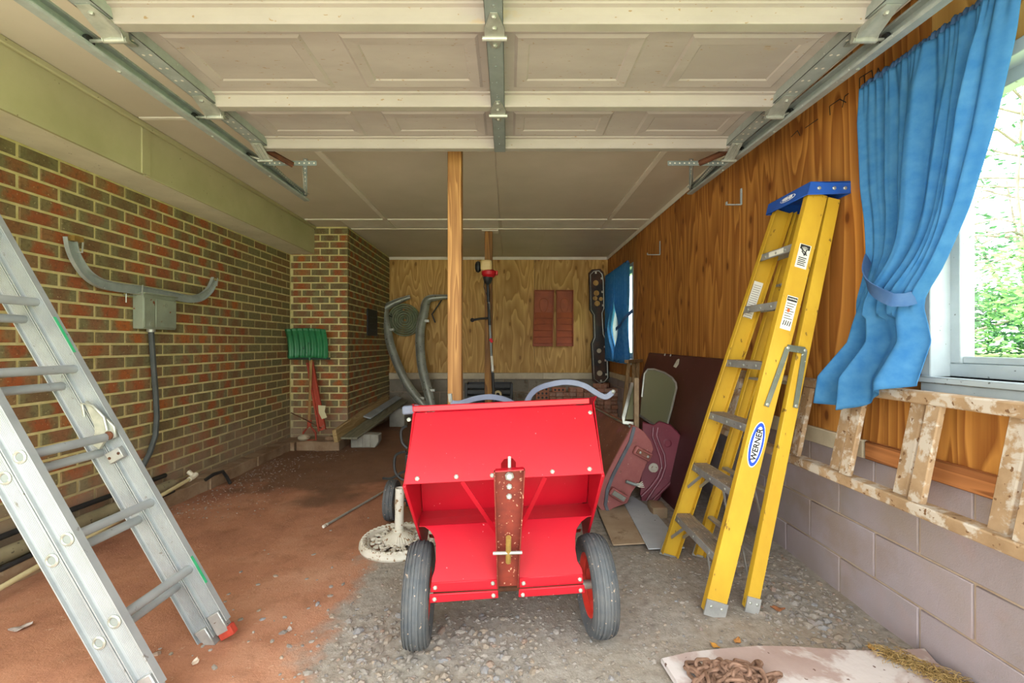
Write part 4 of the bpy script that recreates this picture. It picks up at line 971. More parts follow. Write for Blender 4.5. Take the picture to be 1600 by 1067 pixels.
# ---------------------------------------------------------------- machine behind the cart
M['lav'] = mat('grey_enamel', '#7d8396', '#6c7286', 6, .4)
def machine():
    t = thing('garden_tiller', (0, 2.7, 0), 'dark garden machine with curved grey handle bars behind the red cart', 'tiller')
    prof = [(-.016, -.006), (.016, -.006), (.016, .006), (-.016, .006)]
    def arc(pts, Y, end=None):
        P = [at(a, b, Y) for a, b in pts]; Q = []
        for i in range(len(P)-1):
            p0, p1, p2, p3 = P[max(i-1, 0)], P[i], P[i+1], P[min(i+2, len(P)-1)]
            for k in range(5):
                u = k/5; Q.append(.5*((2*p1)+(p2-p0)*u+(2*p0-5*p1+4*p2-p3)*u*u+(3*p1-p0-3*p2+p3)*u**3))
        return Q+[P[-1]]
    A1 = arc([(704, 629), (718, 630), (742, 623), (766, 620), (788, 624), (806, 634), (812, 648)], 2.6); A2 = arc([(818, 648), (824, 626), (836, 610), (858, 601), (886, 597), (912, 602), (932, 614), (946, 620), (957, 613)], 2.6)
    for A_ in (A1, A2): MB().sweep(prof, A_, up=(0, 1, 0)).xf(Matrix.Identity(4)).build('handle_bar', M['lav'], t, bevel=.002)
    MB().ball(at(958, 612, 2.6), .014, 8).build('bar_end', M['zinc'], t); MB().tube([at(703, 615, 2.6), at(704, 628, 2.6)], .013, 8).build('bar_end', M['zinc'], t)
    MB().lathe([(1e-6, .0), (.05, .0), (.055, .03), (.035, .05), (1e-6, .055)], at(812, 650, 2.6)+Vector((0, 0, .0)), (0, 0, 1), 16).build('control_hub', M['lav'], t)
    for x in (.03, .09): MB().tube([(x, 2.6, .76), (x, 2.66, .4), (x, 2.75, .25)], .014, 8).build('handle_tube', M['dark'], t)
    MB().box((-.18, 2.5, .18), (.34, 2.78, .30)).box((-.05, 2.52, .30), (.22, 2.74, .46)).build('engine', M['dark'], t, bevel=.02, seg=2)
    MB().box((-.62, 2.96, .12), (.42, 3.02, .17)).build('frame_rail', M['dark'], t, bevel=.006); MB().bar((.08, 2.74, .22), (.08, 2.99, .15), .08, .05).build('neck', M['dark'], t)
    MB().tube([(-.8, 2.99, .137), (.55, 2.99, .137)], .012, 8).build('axle', M['dark'], t)
    for x in (-.79, .52):
        c = Vector((x, 2.99, .137+gz(x, 3))); MB().lathe([(.07, -.03), (.10, -.037), (.128, -.032), (.135, -.018), (.131, -.012), (.136, -.006), (.136, .006), (.131, .012), (.135, .018), (.128, .032), (.10, .037), (.07, .03)], c, (1, 0, 0), 32, loop=True).build('tire', M['rubber'], t)
        MB().lathe([(1e-6, -.02), (.03, -.025), (.072, -.02), (.074, .02), (.03, .025), (1e-6, .02)], c, (1, 0, 0), 20).build('rim', M['castiron'], t)
    mb = MB(); mb.bar((-.66, 2.9, .14), (-.64, 2.80, .50), .03, .05); mb.build('lever_bracket', M['dark'], t, bevel=.004)
    for pts in ([(634, 705), (618, 712), (617, 735), (627, 748), (640, 750)], [(598, 747), (612, 747), (628, 738), (640, 735)], [(636, 665), (627, 672), (628, 690), (636, 700)]):
        MB().tube(arc(pts, 2.85), .009, 6).build('cable', M['black'], t)
machine()
# ---------------------------------------------------------------- car doors, panel, boards
M['maroon'] = mat('maroon_paint', '#75323f', '#863d4b', 5, .35, speck=('#a88a80', 60, .73))
M['maroon_in'] = mat('faded_maroon', '#9c5c58', '#8c4c4a', 8, .6, streak=('#6b4632', 6, .6), speck=('#b09888', 50, .72))
M['rustbrown'] = mat('rusty_door_skin', '#85523f', '#6f4234', 5, .65, streak=('#8a5058', 4, .56), speck=('#a89a8c', 40, .70), bump=.2)
M['strip'] = mat('grey_weatherstrip', '#5f636a', '#4c5056', 12, .7)
M['chrome'] = mat('dull_chrome', '#b5b6ae', '#98998f', 12, .3, .8, speck=('#6b5a48', 40, .72))
def tinted():
    s = NT('dusty_tinted_glass'); v = s.coords(); tr = s.n('ShaderNodeBsdfTransparent'); tr.inputs[0].default_value = C('#c0c6b0')
    s.fin(C('#77765a'), .08, 0, .9); mx = s.n('ShaderNodeMixShader'); mx.inputs[0].default_value = .6
    s.l(tr.outputs[0], mx.inputs[1]); s.l(s.b.outputs[0], mx.inputs[2]); s.l(mx.outputs[0], s.t.nodes['Material Output'].inputs['Surface']); return s.m
M['tint'] = tinted()
def car_doors():
    t = thing('car_door', at(960, 800, 3.12), 'rust-stained car door on edge showing its hinge side', 'car door', 'salvaged car doors')
    Y = 3.12; J = [(989, 664), (997, 668), (1006, 674), (1018, 690), (1021, 702), (1012, 722), (1004, 738), (1000, 752), (988, 768), (980, 786), (958, 794), (946, 804), (934, 790), (931, 776), (944, 748), (970, 698)]
    P = [at(a, b, Y) for a, b in J]; vec = Vector((-.087, .98, .006))
    MB().ext([p+Vector((0, .01, 0)) for p in P], vec).build('shell', M['rustbrown'], t, bevel=.008, seg=2)
    MB().ext(P, (0, .009, 0)).build('hinge_face', M['maroon_in'], t, bevel=.003)
    MB().sweep([(-.011, -.006), (.011, -.006), (.011, .006), (-.011, .006)], [at(a, b, Y-.008) for a, b in ((991, 667), (985, 690), (972, 715), (958, 742), (949, 765), (946, 788), (950, 800))], up=(0, 1, 0)).build('weather_strip', M['strip'], t)
    for cx, cy, an in ((1005, 709, -.5), (967, 774, -.55)):
        c = at(cx, cy, Y-.025); d = Vector((math.cos(an), 0, math.sin(an))); u = Vector((-d.z, 0, d.x))
        MB().bar(c-d*.07, c+d*.06, .036, .062, up=u).build('hinge', M['maroon_in'], t, bevel=.012, seg=3)
        MB().bar(c-d*.055+Vector((0, -.02, 0)), c+d*.045+Vector((0, -.02, 0)), .008, .036, up=u).build('hinge_plate', M['chrome'] if cy > 740 else M['rustbrown'], t, bevel=.004)
        b = MB(); b.bolt(c-d*.03+Vector((0, -.021, 0)), (0, -1, 0), .009, .006); b.bolt(c+d*.03+Vector((0, -.021, 0)), (0, -1, 0), .009, .006); b.each('bolt', M['galv'], t)
    MB().tube([at(978, 752, Y-.03), at(992, 757, Y-.03), at(1004, 757, Y-.04)], .011, 8).build('door_check', M['galv_dull'], t)
    for k in range(4): MB().tube([at(990, 757, Y-.03), at(1000, 755+k*2, Y-.045), at(1004+k, 752+k*3, Y-.05)], .003, 5).build('wire', M['castiron'], t)
    MB().bar(at(994, 590, Y+.05), at(994, 672, Y+.05), .034, .03, up=(0, 1, 0)).build('window_post', mat('weathered_brown_post', '#8a7458', '#6f5a42', 12, .8), t, bevel=.003)
    MB().sweep([(-.012, -.004), (.012, -.004), (.012, .004), (-.012, .004)], [at(988, 598, Y+.2), at(974, 652, Y+.12), at(975, 660, Y+.1), at(990, 662, Y+.06)], up=(0, 1, 0)).build('vent_window_frame', M['chrome'], t)
    MB().ext([at(988, 602, Y+.2), at(991, 602, Y+.18), at(991, 655, Y+.08), at(978, 655, Y+.1)], (0, .004, 0)).build('vent_window', M['tint'], t)
    MB().tube([at(985, 668, Y)+Vector((0, .02, .004)), at(985, 668, Y)+vec+Vector((0, 0, .004))], .008, 6).build('belt_moulding', M['chrome'], t)
    # second door: inner face towards the camera
    t = thing('car_door', at(1020, 800, 3.33), 'maroon car door with raised window and bare inner face', 'car door', 'salvaged car doors')
    def D(px, py, dy=0): return at(px, py, 3.32+(800-py)*.0011+dy)
    O = [(1002, 690), (1004, 660), (1022, 664), (1030, 658), (1048, 664), (1060, 676), (1075, 696), (1066, 708), (1061, 735), (1046, 757), (1036, 765), (1032, 778), (1009, 801), (1003, 792), (1000, 772), (1001, 735)]
    MB().ext([D(*q) for q in O], (.02, .07, 0)).build('inner_panel', M['maroon'], t, bevel=.008, seg=2)
    for pts in ([(1028, 668), (1026, 680), (1031, 694), (1038, 710), (1040, 728), (1034, 746), (1022, 764), (1010, 782)], [(1021, 668), (1020, 682), (1026, 698), (1032, 714), (1034, 730), (1028, 746), (1016, 762), (1002, 776)], [(1060, 738), (1046, 756), (1030, 772), (1010, 792)]):
        MB().tube([D(a, b, -.004) for a, b in pts], .010, 8).build('pressed_bead', M['maroon'], t)
    MB().lathe([(.034, 0), (.036, .006), (.028, .008), (.022, -.004), (1e-6, -.006)], D(1043, 692, -.002), (0, -1, 0), 20).build('pressed_cup', M['maroon'], t)
    MB().lathe([(1e-6, 0), (.038, 0), (.034, .006), (.018, .006), (.014, .002), (1e-6, .002)], D(1021, 731, -.002), (0, -1, 0), 16).build('lock_plate', M['castiron'], t)
    MB().tube([D(1066, 707), D(1073, 711, -.02)], .012, 8).build('latch', M['galv'], t)
    G = [(1000, 652), (1003, 620), (1007, 584), (1012, 577), (1022, 577), (1038, 582), (1050, 590), (1056, 598), (1057, 606), (1049, 640), (1040, 672)]
    MB().ext([D(a, b, .03) for a, b in G], (0, .005, 0)).build('window_glass', M['tint'], t)
    MB().tube([D(a, b, .03) for a, b in G[1:]], .0085, 8).build('window_frame', M['chrome'], t)
    MB().tube([D(a, b, .02) for a, b in ((998, 648), (1016, 660), (1040, 674), (1060, 690))], .010, 6).build('window_felt', mat('dusty_felt', '#5a5048', '#44403a', 40, .95), t)
    # large dark panel against the wall
    t = thing('maroon_panel', (1.3, 3.9, 0), 'large dark maroon board leaning on the plywood behind the car doors', 'board')
    a, b, c, d = Vector((1.555, 4.85, 1.10)), Vector((1.555, 3.02, 1.085)), Vector((1.2, 3.02, .005)), Vector((1.2, 4.85, .005))
    MB().ext([a, b, c, d], (-.018, 0, -.006)).build('sheet', mat('dark_maroon_board', '#45201f', '#50282a', 4, .45, speck=('#a59a94', 45, .745)), t, bevel=.002)
    nrm = (b-a).cross(d-a).normalized(); nrm = nrm if nrm.x < 0 else -nrm
    def onb(px, py): return hit(px, py, a, b, d)+nrm*.021
    MB().ext([onb(*q) for q in ((1056, 574), (1062, 563), (1065, 562), (1064, 570), (1060, 576))], nrm*.004).build('keyhole_plate', M['castiron'], t)
    for q in ((1042, 555), (1051, 556)): MB().lathe([(1e-6, .004), (.012, .003), (.013, -.002)], onb(*q), nrm, 10).build('screw_hole', M['castiron'], t)
    # flat boards under the doors
    MB().ext([onz(*q, .012) for q in ((929, 786), (958, 853), (1010, 850), (996, 800), (975, 783))], (0, 0, .008)).build('flat_board', mat('tan_board', '#b5a084', '#9d8468', 4, .85, streak=('#7d6248', 5, .58)), bevel=.002, label='tan scrap board lying flat beside the cart wheel', cat='board')
    MB().ext([onz(*q, .021) for q in ((973, 784), (1013, 859), (1070, 857), (1020, 797), (988, 776))], (0, 0, .008)).build('flat_board', mat('pale_grey_board', '#b9bdc0', '#a7abae', 4, .7, speck=('#5c5a56', 50, .72)), bevel=.002, label='pale grey scrap board lying flat under the maroon car door', cat='board')
    slab((.985, 3.02, 0.0), (1.09, 3.16, .075), 'brick_fragment', M['brick'], None, .02, (3, 3), label='broken red brick chunk by the ladder foot', cat='brick')
car_doors()
# ---------------------------------------------------------------- folding wooden trestle in the corner
def trestle():
    m_ = wood('pale_trestle', '#a8885c', '#7d6040', 2, 8, 10, .08, False, .8)
    t = thing('wooden_trestle', (1.28, 5.0, 0), 'narrow wooden trestle standing behind the car doors', 'trestle'); Y = 5.0
    MB().bar((1.30, Y-.12, 1.0), (1.56, Y+.2, 1.0), .05, .035).build('top_rail', m_, t, bevel=.003)
    for x, xb, y, yb in ((1.36, 1.22, Y, Y-.15), (1.44, 1.40, Y+.1, Y-.1), (1.50, 1.46, Y+.16, Y+.0), (1.52, 1.56, Y+.2, Y+.4)):
        MB().bar((xb, yb, .005), (x, y, 1.0), .04, .025, up=(0, 1, 0)).build('leg', m_, t, bevel=.003)
    MB().bar((1.25, Y-.12, .35), (1.49, Y+.06, .35), .03, .02).build('stretcher', m_, t)
trestle()
# ---------------------------------------------------------------- brick pile
def brick_pile():
    L, W_, H = .2, .095, .06
    nt = NT('stacked_brick'); oi = nt.n('ShaderNodeObjectInfo'); vv_ = nt.coords(kind='Pos', rnd=False)
    col = nt.ramp(oi.outputs['Random'], [(0, C('#b0806a')), (.3, C('#9a6a54')), (.6, C('#a88a7a')), (.8, C('#8a5c48')), (1, C('#b5907c'))]); col = nt.mix(nt.ramp(nt.noise(vv_, 30, 4), [(.5, 0), (.7, .5)]), col, C('#c0aa98')); nt.fin(col, .9, 0, .2)
    me = brick_mesh(W_, H-.004, L).mesh('loose_brick', nt.m, smooth=False)
    g = 'bricks stacked in the far corner'
    for r in range(9):
        for c in range(10):
            x = .64+c*.1; z = r*(H+.001); off = R.uniform(-.015, .015)
            if r == 8 and c in (0, 1, 2, 6): continue
            o = link('loose_brick', me, (x+R.uniform(-.001, .001)+(.0 if r % 2 else .004), 6.55+off, z+H/2+.001)); o.rotation_euler = (0, 0, R.uniform(-.02, .02))
            N_ = ['first', 'second', 'third', 'fourth', 'fifth', 'sixth', 'seventh', 'eighth', 'ninth', 'tenth']
            tag(o, 'red brick end in the tidy corner stack, %s row up, %s from the left' % (N_[r], N_[c]), 'brick', g)
    # cored bricks laid on the left end, holes showing
    def cored(c, rz, lab):
        t = thing('cored_brick', c, lab, 'brick', 'cored bricks on the stack'); mb = MB(); mb.box((-.1, -.045, 0), (.1, .045, .06))
        mb.xf(Matrix.Rotation(rz, 4, 'Z')); mb.xf(Matrix.Translation(c)); mb.build('body', M['pile_brick'], t, bevel=.003)
        for i in (-1, 0, 1):
            q = Vector((i*.058, -.0445, .03)); q.rotate(Matrix.Rotation(rz, 3, 'Z')); MB().lathe([(1e-6, 0), (.017, 0), (.017, .002), (1e-6, .002)], Vector(c)+q, Matrix.Rotation(rz, 3, 'Z') @ Vector((0, -1, 0)), 12).build('core_hole', M['ink'], t)
    M['pile_brick'] = mat('plain_red_brick', '#b87a5c', '#a06a50', 12, .9, bump=.3)
    zb = 0
    for r in range(9):
        cored((.50, 6.60, r*.0615+.001), 0, 'end-on red brick with three core holes, %s row of the left column' % ['ground', 'second', 'third', 'fourth', 'fifth', 'sixth', 'seventh', 'eighth', 'top'][r])
    cored((.74, 6.56, 8*.061+.001), .04, 'cored brick lying across the top of the stack')
    for x, y, rz, lab in ((1.34, 6.5, .5, 'tilted loose brick on top of the stack under the long gauge plate'), (1.46, 6.62, -.3, 'loose brick nearest the corner on top of the stack')):
        o = link('loose_brick', me, (x, y, 9*.061+.031)); o.rotation_euler = (0, 0, rz); tag(o, lab, 'brick', 'loose bricks on top of the stack')
brick_pile()
# ---------------------------------------------------------------- back wall: hose, bumpers, trimmer, trays, gauge plate, crates
def back_things():
    c = at(632, 499, 7.0); t = thing('hose_coil', c, 'flat green hose coiled in a spiral on the far wall', 'hose')
    m_ = mat('green_canvas_hose', '#a4aa8c', '#8e9476', 10, .85, bump=.2)
    sp = []
    turns = 7
    for i in range(turns*28+1):
        a = 2*math.pi*i/28; r = .02+.245*i/(turns*28); sp.append(c+Vector((r*math.cos(a), 0, r*math.sin(a)*1.0)))
    MB().sweep([(-.03, -.012), (.03, -.012), (.036, 0), (.03, .012), (-.03, .012), (-.036, 0)], sp, up=(0, 1, 0)).build('spiral', m_, t) if False else None
    mb = MB()
    k = len(sp); vv = []; fs = []
    pr = [(-.032, -.012), (-.055, 0), (-.032, .012), (.045, .012), (.05, 0), (.045, -.012)]
    for i, p in enumerate(sp):
        rd = (p-c); rd = rd.normalized() if rd.length > 1e-6 else Vector((1, 0, 0)); vv += [p+Vector((0, a, 0))+rd*b for a, b in pr]
    for i in range(k-1): fs += [(i*6+j, i*6+(j+1) % 6, (i+1)*6+(j+1) % 6, (i+1)*6+j) for j in range(6)]
    mb.add(vv, fs+[tuple(range(6)), tuple(range((k-1)*6, k*6))[::-1]]); mb.build('spiral', m_, t, ang=25)
    MB().tube([c+Vector((-.25, -.02, .1)), c+Vector((-.27, -.04, .08)), c+Vector((-.18, -.06, .03)), c+Vector((-.2, -.06, .09))], .008, 6).build('clip', M['black'], t)
    MB().tube([c+Vector((0, .08, .15)), c+Vector((0, -.06, .15))], .014, 8).build('peg', M['stud'], t)
    # bumpers
    m_ = mat('dull_bumper', '#a2a598', '#888b80', 6, .4, .35, speck=('#4f4a40', 30, .68))
    def bumper(pts, y0, y1, lab, w0):
        P = [at(a, b, y0+(y1-y0)*(b-462)/175) for a, b in pts]; Q = []
        for i in range(len(P)-1):
            a, b, c_, d = P[max(i-1, 0)], P[i], P[i+1], P[min(i+2, len(P)-1)]
            for k in range(4): u = k/4; Q.append(.5*((2*b)+(c_-a)*u+(2*a-5*b+4*c_-d)*u*u+(3*b-a-3*c_+d)*u**3))
        Q.append(P[-1]); n_ = len(Q)
        t = thing('car_bumper', Q[-1], lab, 'bumper', 'old car bumpers against the far wall')
        scl = [.45+.55*min(1, i/(n_*.3)) if True else 1 for i in range(n_)]; scl = [s_*(1 if i < n_*.8 else 1-.3*(i-n_*.8)/(n_*.2)) for i, s_ in enumerate(scl)]
        pr = [(-w0, .03), (-w0*.9, .0), (-w0*.5, -.03), (0, -.04), (w0*.5, -.03), (w0*.9, 0), (w0, .03), (w0*.9, .034), (w0*.5, -.02), (0, -.03), (-w0*.5, -.02), (-w0*.9, .034)]
        vv = []
        for i, p in enumerate(Q):
            tn = (Q[min(i+1, n_-1)]-Q[max(i-1, 0)]).normalized(); sd = tn.cross(Vector((0, -1, 0))).normalized()
            vv += [p+sd*a*scl[i]+Vector((0, b*scl[i], 0)) for a, b in pr]
        k = len(pr); fs = [(i*k+j, i*k+(j+1) % k, (i+1)*k+(j+1) % k, (i+1)*k+j) for i in range(n_-1) for j in range(k)]+[tuple(range(k))[::-1], tuple(range((n_-1)*k, n_*k))]
        MB().add(vv, fs).build('blade', m_, t, ang=50)
        e = []
        for i, p in enumerate(Q):
            tn = (Q[min(i+1, n_-1)]-Q[max(i-1, 0)]).normalized(); sd = tn.cross(Vector((0, -1, 0))).normalized(); e.append(p+sd*w0*.98*scl[i]+Vector((0, .025*scl[i], 0)))
        MB().tube(e, .008, 6).build('bright_edge', M['zinc'], t)
        for f in (.45, .82):
            q = Q[int(n_*f)]; MB().box((q.x+w0*.6, q.y-.02, q.z-.02), (q.x+w0*.6+.07, q.y+.02, q.z+.02)).build('mounting_tab', M['zinc'], t, bevel=.003)
    bumper([(641, 464), (626, 469), (612, 475), (602, 482), (601, 495), (605, 515), (610, 540), (622, 572), (636, 600), (652, 622), (668, 640), (676, 652)], 6.9, 6.55, 'dull car bumper bent around the coiled hose', .062)
    bumper([(700, 464), (684, 465), (671, 467), (665, 474), (662, 492), (657, 512), (656, 540), (659, 572), (666, 602), (674, 632), (680, 655)], 6.9, 6.5, 'dull car bumper leaning beside the near post', .068)
    k = thing('wall_hook', at(690, 468, 7.06), 'black iron hook on the plywood beside the bumper', 'hook'); MB().tube([at(691, 466, 7.06), at(690, 469, 7.0), at(675, 491, 6.98), at(680, 504, 6.98)], .011, 8).build('rod', M['black'], k)
    # string trimmer
    Y = 5.30; t = thing('string_trimmer', at(770, 640, Y), 'string trimmer with cream and red engine hanging on the dark post', 'trimmer')
    MB().tube([at(762, 436, Y), at(766, 520, Y), at(771, 620, Y+.02), at(773, 690, Y+.03)], .013, 10).build('shaft', M['galv_dull'], t)
    for a, b, r, m_ in (((762, 436), (763, 472), .02, 'black'), ((763, 474), (765, 508), .017, 'black'), ((768, 556), (770, 580), .015, 'sticker'), ((770, 582), (772, 640), .017, 'black')): MB().tube([at(*a, Y), at(*b, Y)], r, 10).build('grip', M[m_], t)
    MB().tube([at(766, 529, Y), at(769, 535, Y)], .02, 8).build('red_collar', mat('red_plastic', '#d02030', None, rough=.5), t)
    MB().box(tuple(at(751, 424, Y)-Vector((0, .08, 0))), tuple(at(769, 407, Y)+Vector((0, .06, 0)))).build('engine_cover', mat('cream_plastic', '#e0c890', '#d2b878', 6, .5), t, bevel=.03, seg=3)
    MB().lathe([(1e-6, -.05), (.06, -.05), (.088, -.02), (.09, .02), (.06, .04), (1e-6, .04)], at(764, 427, Y), (0, 0, 1), 20).build('fan_housing', mat('red_plastic_housing', '#c81e28', '#b01820', 6, .45), t)
    MB().box(tuple(at(770, 430, Y)-Vector((0, .02, 0))), tuple(at(778, 423, Y)+Vector((0, .02, 0)))).build('pull_handle', M['red_rim'], t, bevel=.008)
    MB().ball(at(747, 417, Y), .055, 10, (.75, 1, 1.3)).build('exhaust_guard', M['black'], t); MB().lathe([(1e-6, -.03), (.06, -.03), (.045, .03), (.02, .06), (1e-6, .06)], at(762, 437, Y), (0, 0, -1), 14).build('clutch_housing', M['black'], t)
    MB().tube([at(764, 497, Y), at(750, 498, Y-.03), at(738, 500, Y-.04)], .014, 8).build('side_handle', M['black'], t); MB().ball(at(738, 500, Y-.04), .026, 8).build('handle_knob', M['black'], t)
    MB().tube([at(757, 438, Y-.04), at(756, 448, Y-.05), at(762, 466, Y-.02), at(764, 490, Y-.02)], .005, 6).build('throttle_cable', M['black'], t)
    # brown louvred trays
    m_ = mat('brown_tray', '#a5522e', '#8c4426', 6, .6)
    for x0, x1, lean, lab in ((835, 866, -.03, 'left of two brown louvred trays hung on the far wall'), (869, 896, .0, 'right of two brown louvred trays hung on the far wall')):
        a, b = at(x0, 453, 7.03), at(x1, 541, 7.03); t = thing('louvred_tray', ((a.x+b.x)/2, 7.05, b.z), lab, 'tray', 'brown trays on the far wall')
        w_ = b.x-a.x; h = a.z-b.z
        def sh(mb):
            mb.v = [Vector((p.x+lean*(a.z-p.z), p.y, p.z)) for p in mb.v]; return mb
        sh(box((a.x, 7.05, b.z), (b.x, 7.062, a.z))).build('back', m_, t)
        for xx in (a.x, b.x-.015): sh(box((xx, 7.01, b.z), (xx+.015, 7.06, a.z))).build('side_wall', m_, t, bevel=.003)
        for zz in (b.z, a.z-.015): sh(box((a.x, 7.015, zz), (b.x, 7.06, zz+.015))).build('end_wall', m_, t, bevel=.003)
        for k in range(5):
            z = b.z+.05+k*.1; sh(MB().ext([(a.x+.015, 7.05, z+.09), (a.x+.015, 7.022, z), (a.x+.015, 7.05, z-.004)], (w_-.03, 0, 0))).build('louvre', m_, t)
        sh(MB().tube([(a.x+w_/2+.07*math.cos(q), 7.048, a.z-.2+.07*math.sin(q)*(1 if q < math.pi else 2.2)) for q in [2*math.pi*i/20 for i in range(20)]], .006, 5, loop=True)).build('pressed_ring', m_, t)
    # long gauge plate with bright rim
    Y = 6.9; t = thing('gauge_plate', at(938, 600, Y), 'long black dashboard plate with gauge holes and bright rim in the corner', 'dashboard')
    O = [(920, 426), (925, 421), (938, 420), (943, 425), (945, 440), (946, 482), (943, 489), (945, 522), (950, 533), (952, 590), (947, 599), (934, 601), (926, 595), (923, 537), (927, 527), (926, 492), (921, 484)]
    m_ = mat('black_brown_plate', '#241c16', '#4a2c18', 3, .6, lo=.5, hi=.62)
    P = [at(a, b, Y) for a, b in O]; MB().ext(P, (0, .03, 0)).build('plate', m_, t, bevel=.004)
    ce = sum(P, Vector())/len(P)
    MB().tube([p+Vector(((.025 if p.x < at(935, 500, Y).x-(500-500) else -.025), -.004, (.03 if p.z < 1.0 else -.03) if (p.z < .65 or p.z > 2.25) else 0)) for p in P], .0075, 6, loop=True).build('bright_rim', M['zinc'], t)
    for (px, py, r) in ((931, 442, .036), (932, 458, .036), (930, 466, .03), (939, 467, .026), (933, 474, .036), (936, 548, .03), (937, 565, .022), (937, 583, .036)):
        MB().lathe([(1e-6, 0), (r, 0), (r*1.05, .004), (r*1.2, .0)], at(px, py, Y-.001), (0, -1, 0), 16, caps=False).build('gauge_hole', M['ply_back'] if py < 500 else M['trimwood'], t)
    for (px, py) in ((940, 435), (941, 456), (942, 477), (945, 542), (946, 563), (947, 585), (931, 426), (939, 595)): box((at(px, py, Y).x-.014, Y-.008, at(px, py, Y).z-.016), (at(px, py, Y).x+.014, Y, at(px, py, Y).z+.016)).build('clip', M['castiron'], t, bevel=.003)
    # crates
    m_ = M['black']
    for z0, lab in ((0, 'lower dark slatted crate behind the machine'), (.325, 'upper dark slatted crate behind the machine')):
        t = thing('slatted_crate', (-.28, 6.35, z0), lab, 'crate', 'dark crates by the far wall'); x0, x1, y0, y1 = -.61, .05, 6.2, 6.6
        for k in range(4):
            z = z0+.005+k*.083
            for nm, a, b in (('front_slat', (x0, y0, z), (x1, y0+.012, z+.05)), ('back_slat', (x0, y1-.012, z), (x1, y1, z+.05)), ('end_slat', (x0, y0, z), (x0+.012, y1, z+.05)), ('end_slat', (x1-.012, y0, z), (x1, y1, z+.05))): box(a, b).build(nm, m_, t)
        for x in (x0-.006, x1-.03, (x0+x1)/2): box((x, y0-.008, z0), (x+.036, y0+.016, z0+.32)).build('upright', m_, t, bevel=.004)
        box((x0, y0, z0), (x1, y1, z0+.01)).build('bottom', m_, t)
    c = at(778, 616, 6.12); t = thing('cable_spool', c, 'cream spool ring in front of the dark crates', 'spool')
    MB().lathe([(.026, -.03), (.05, -.034), (.055, -.02), (.055, .02), (.05, .034), (.026, .03)], c, (0, 1, 0), 24, loop=True).build('ring', mat('cream_spool', '#d8cba0', '#c8b88c', 8, .6), t)
    MB().bar((c.x, c.y, c.z-.05), (c.x, c.y, .0), .04, .04, up=(0, 1, 0)).build('stand', M['dark'], t)
back_things()
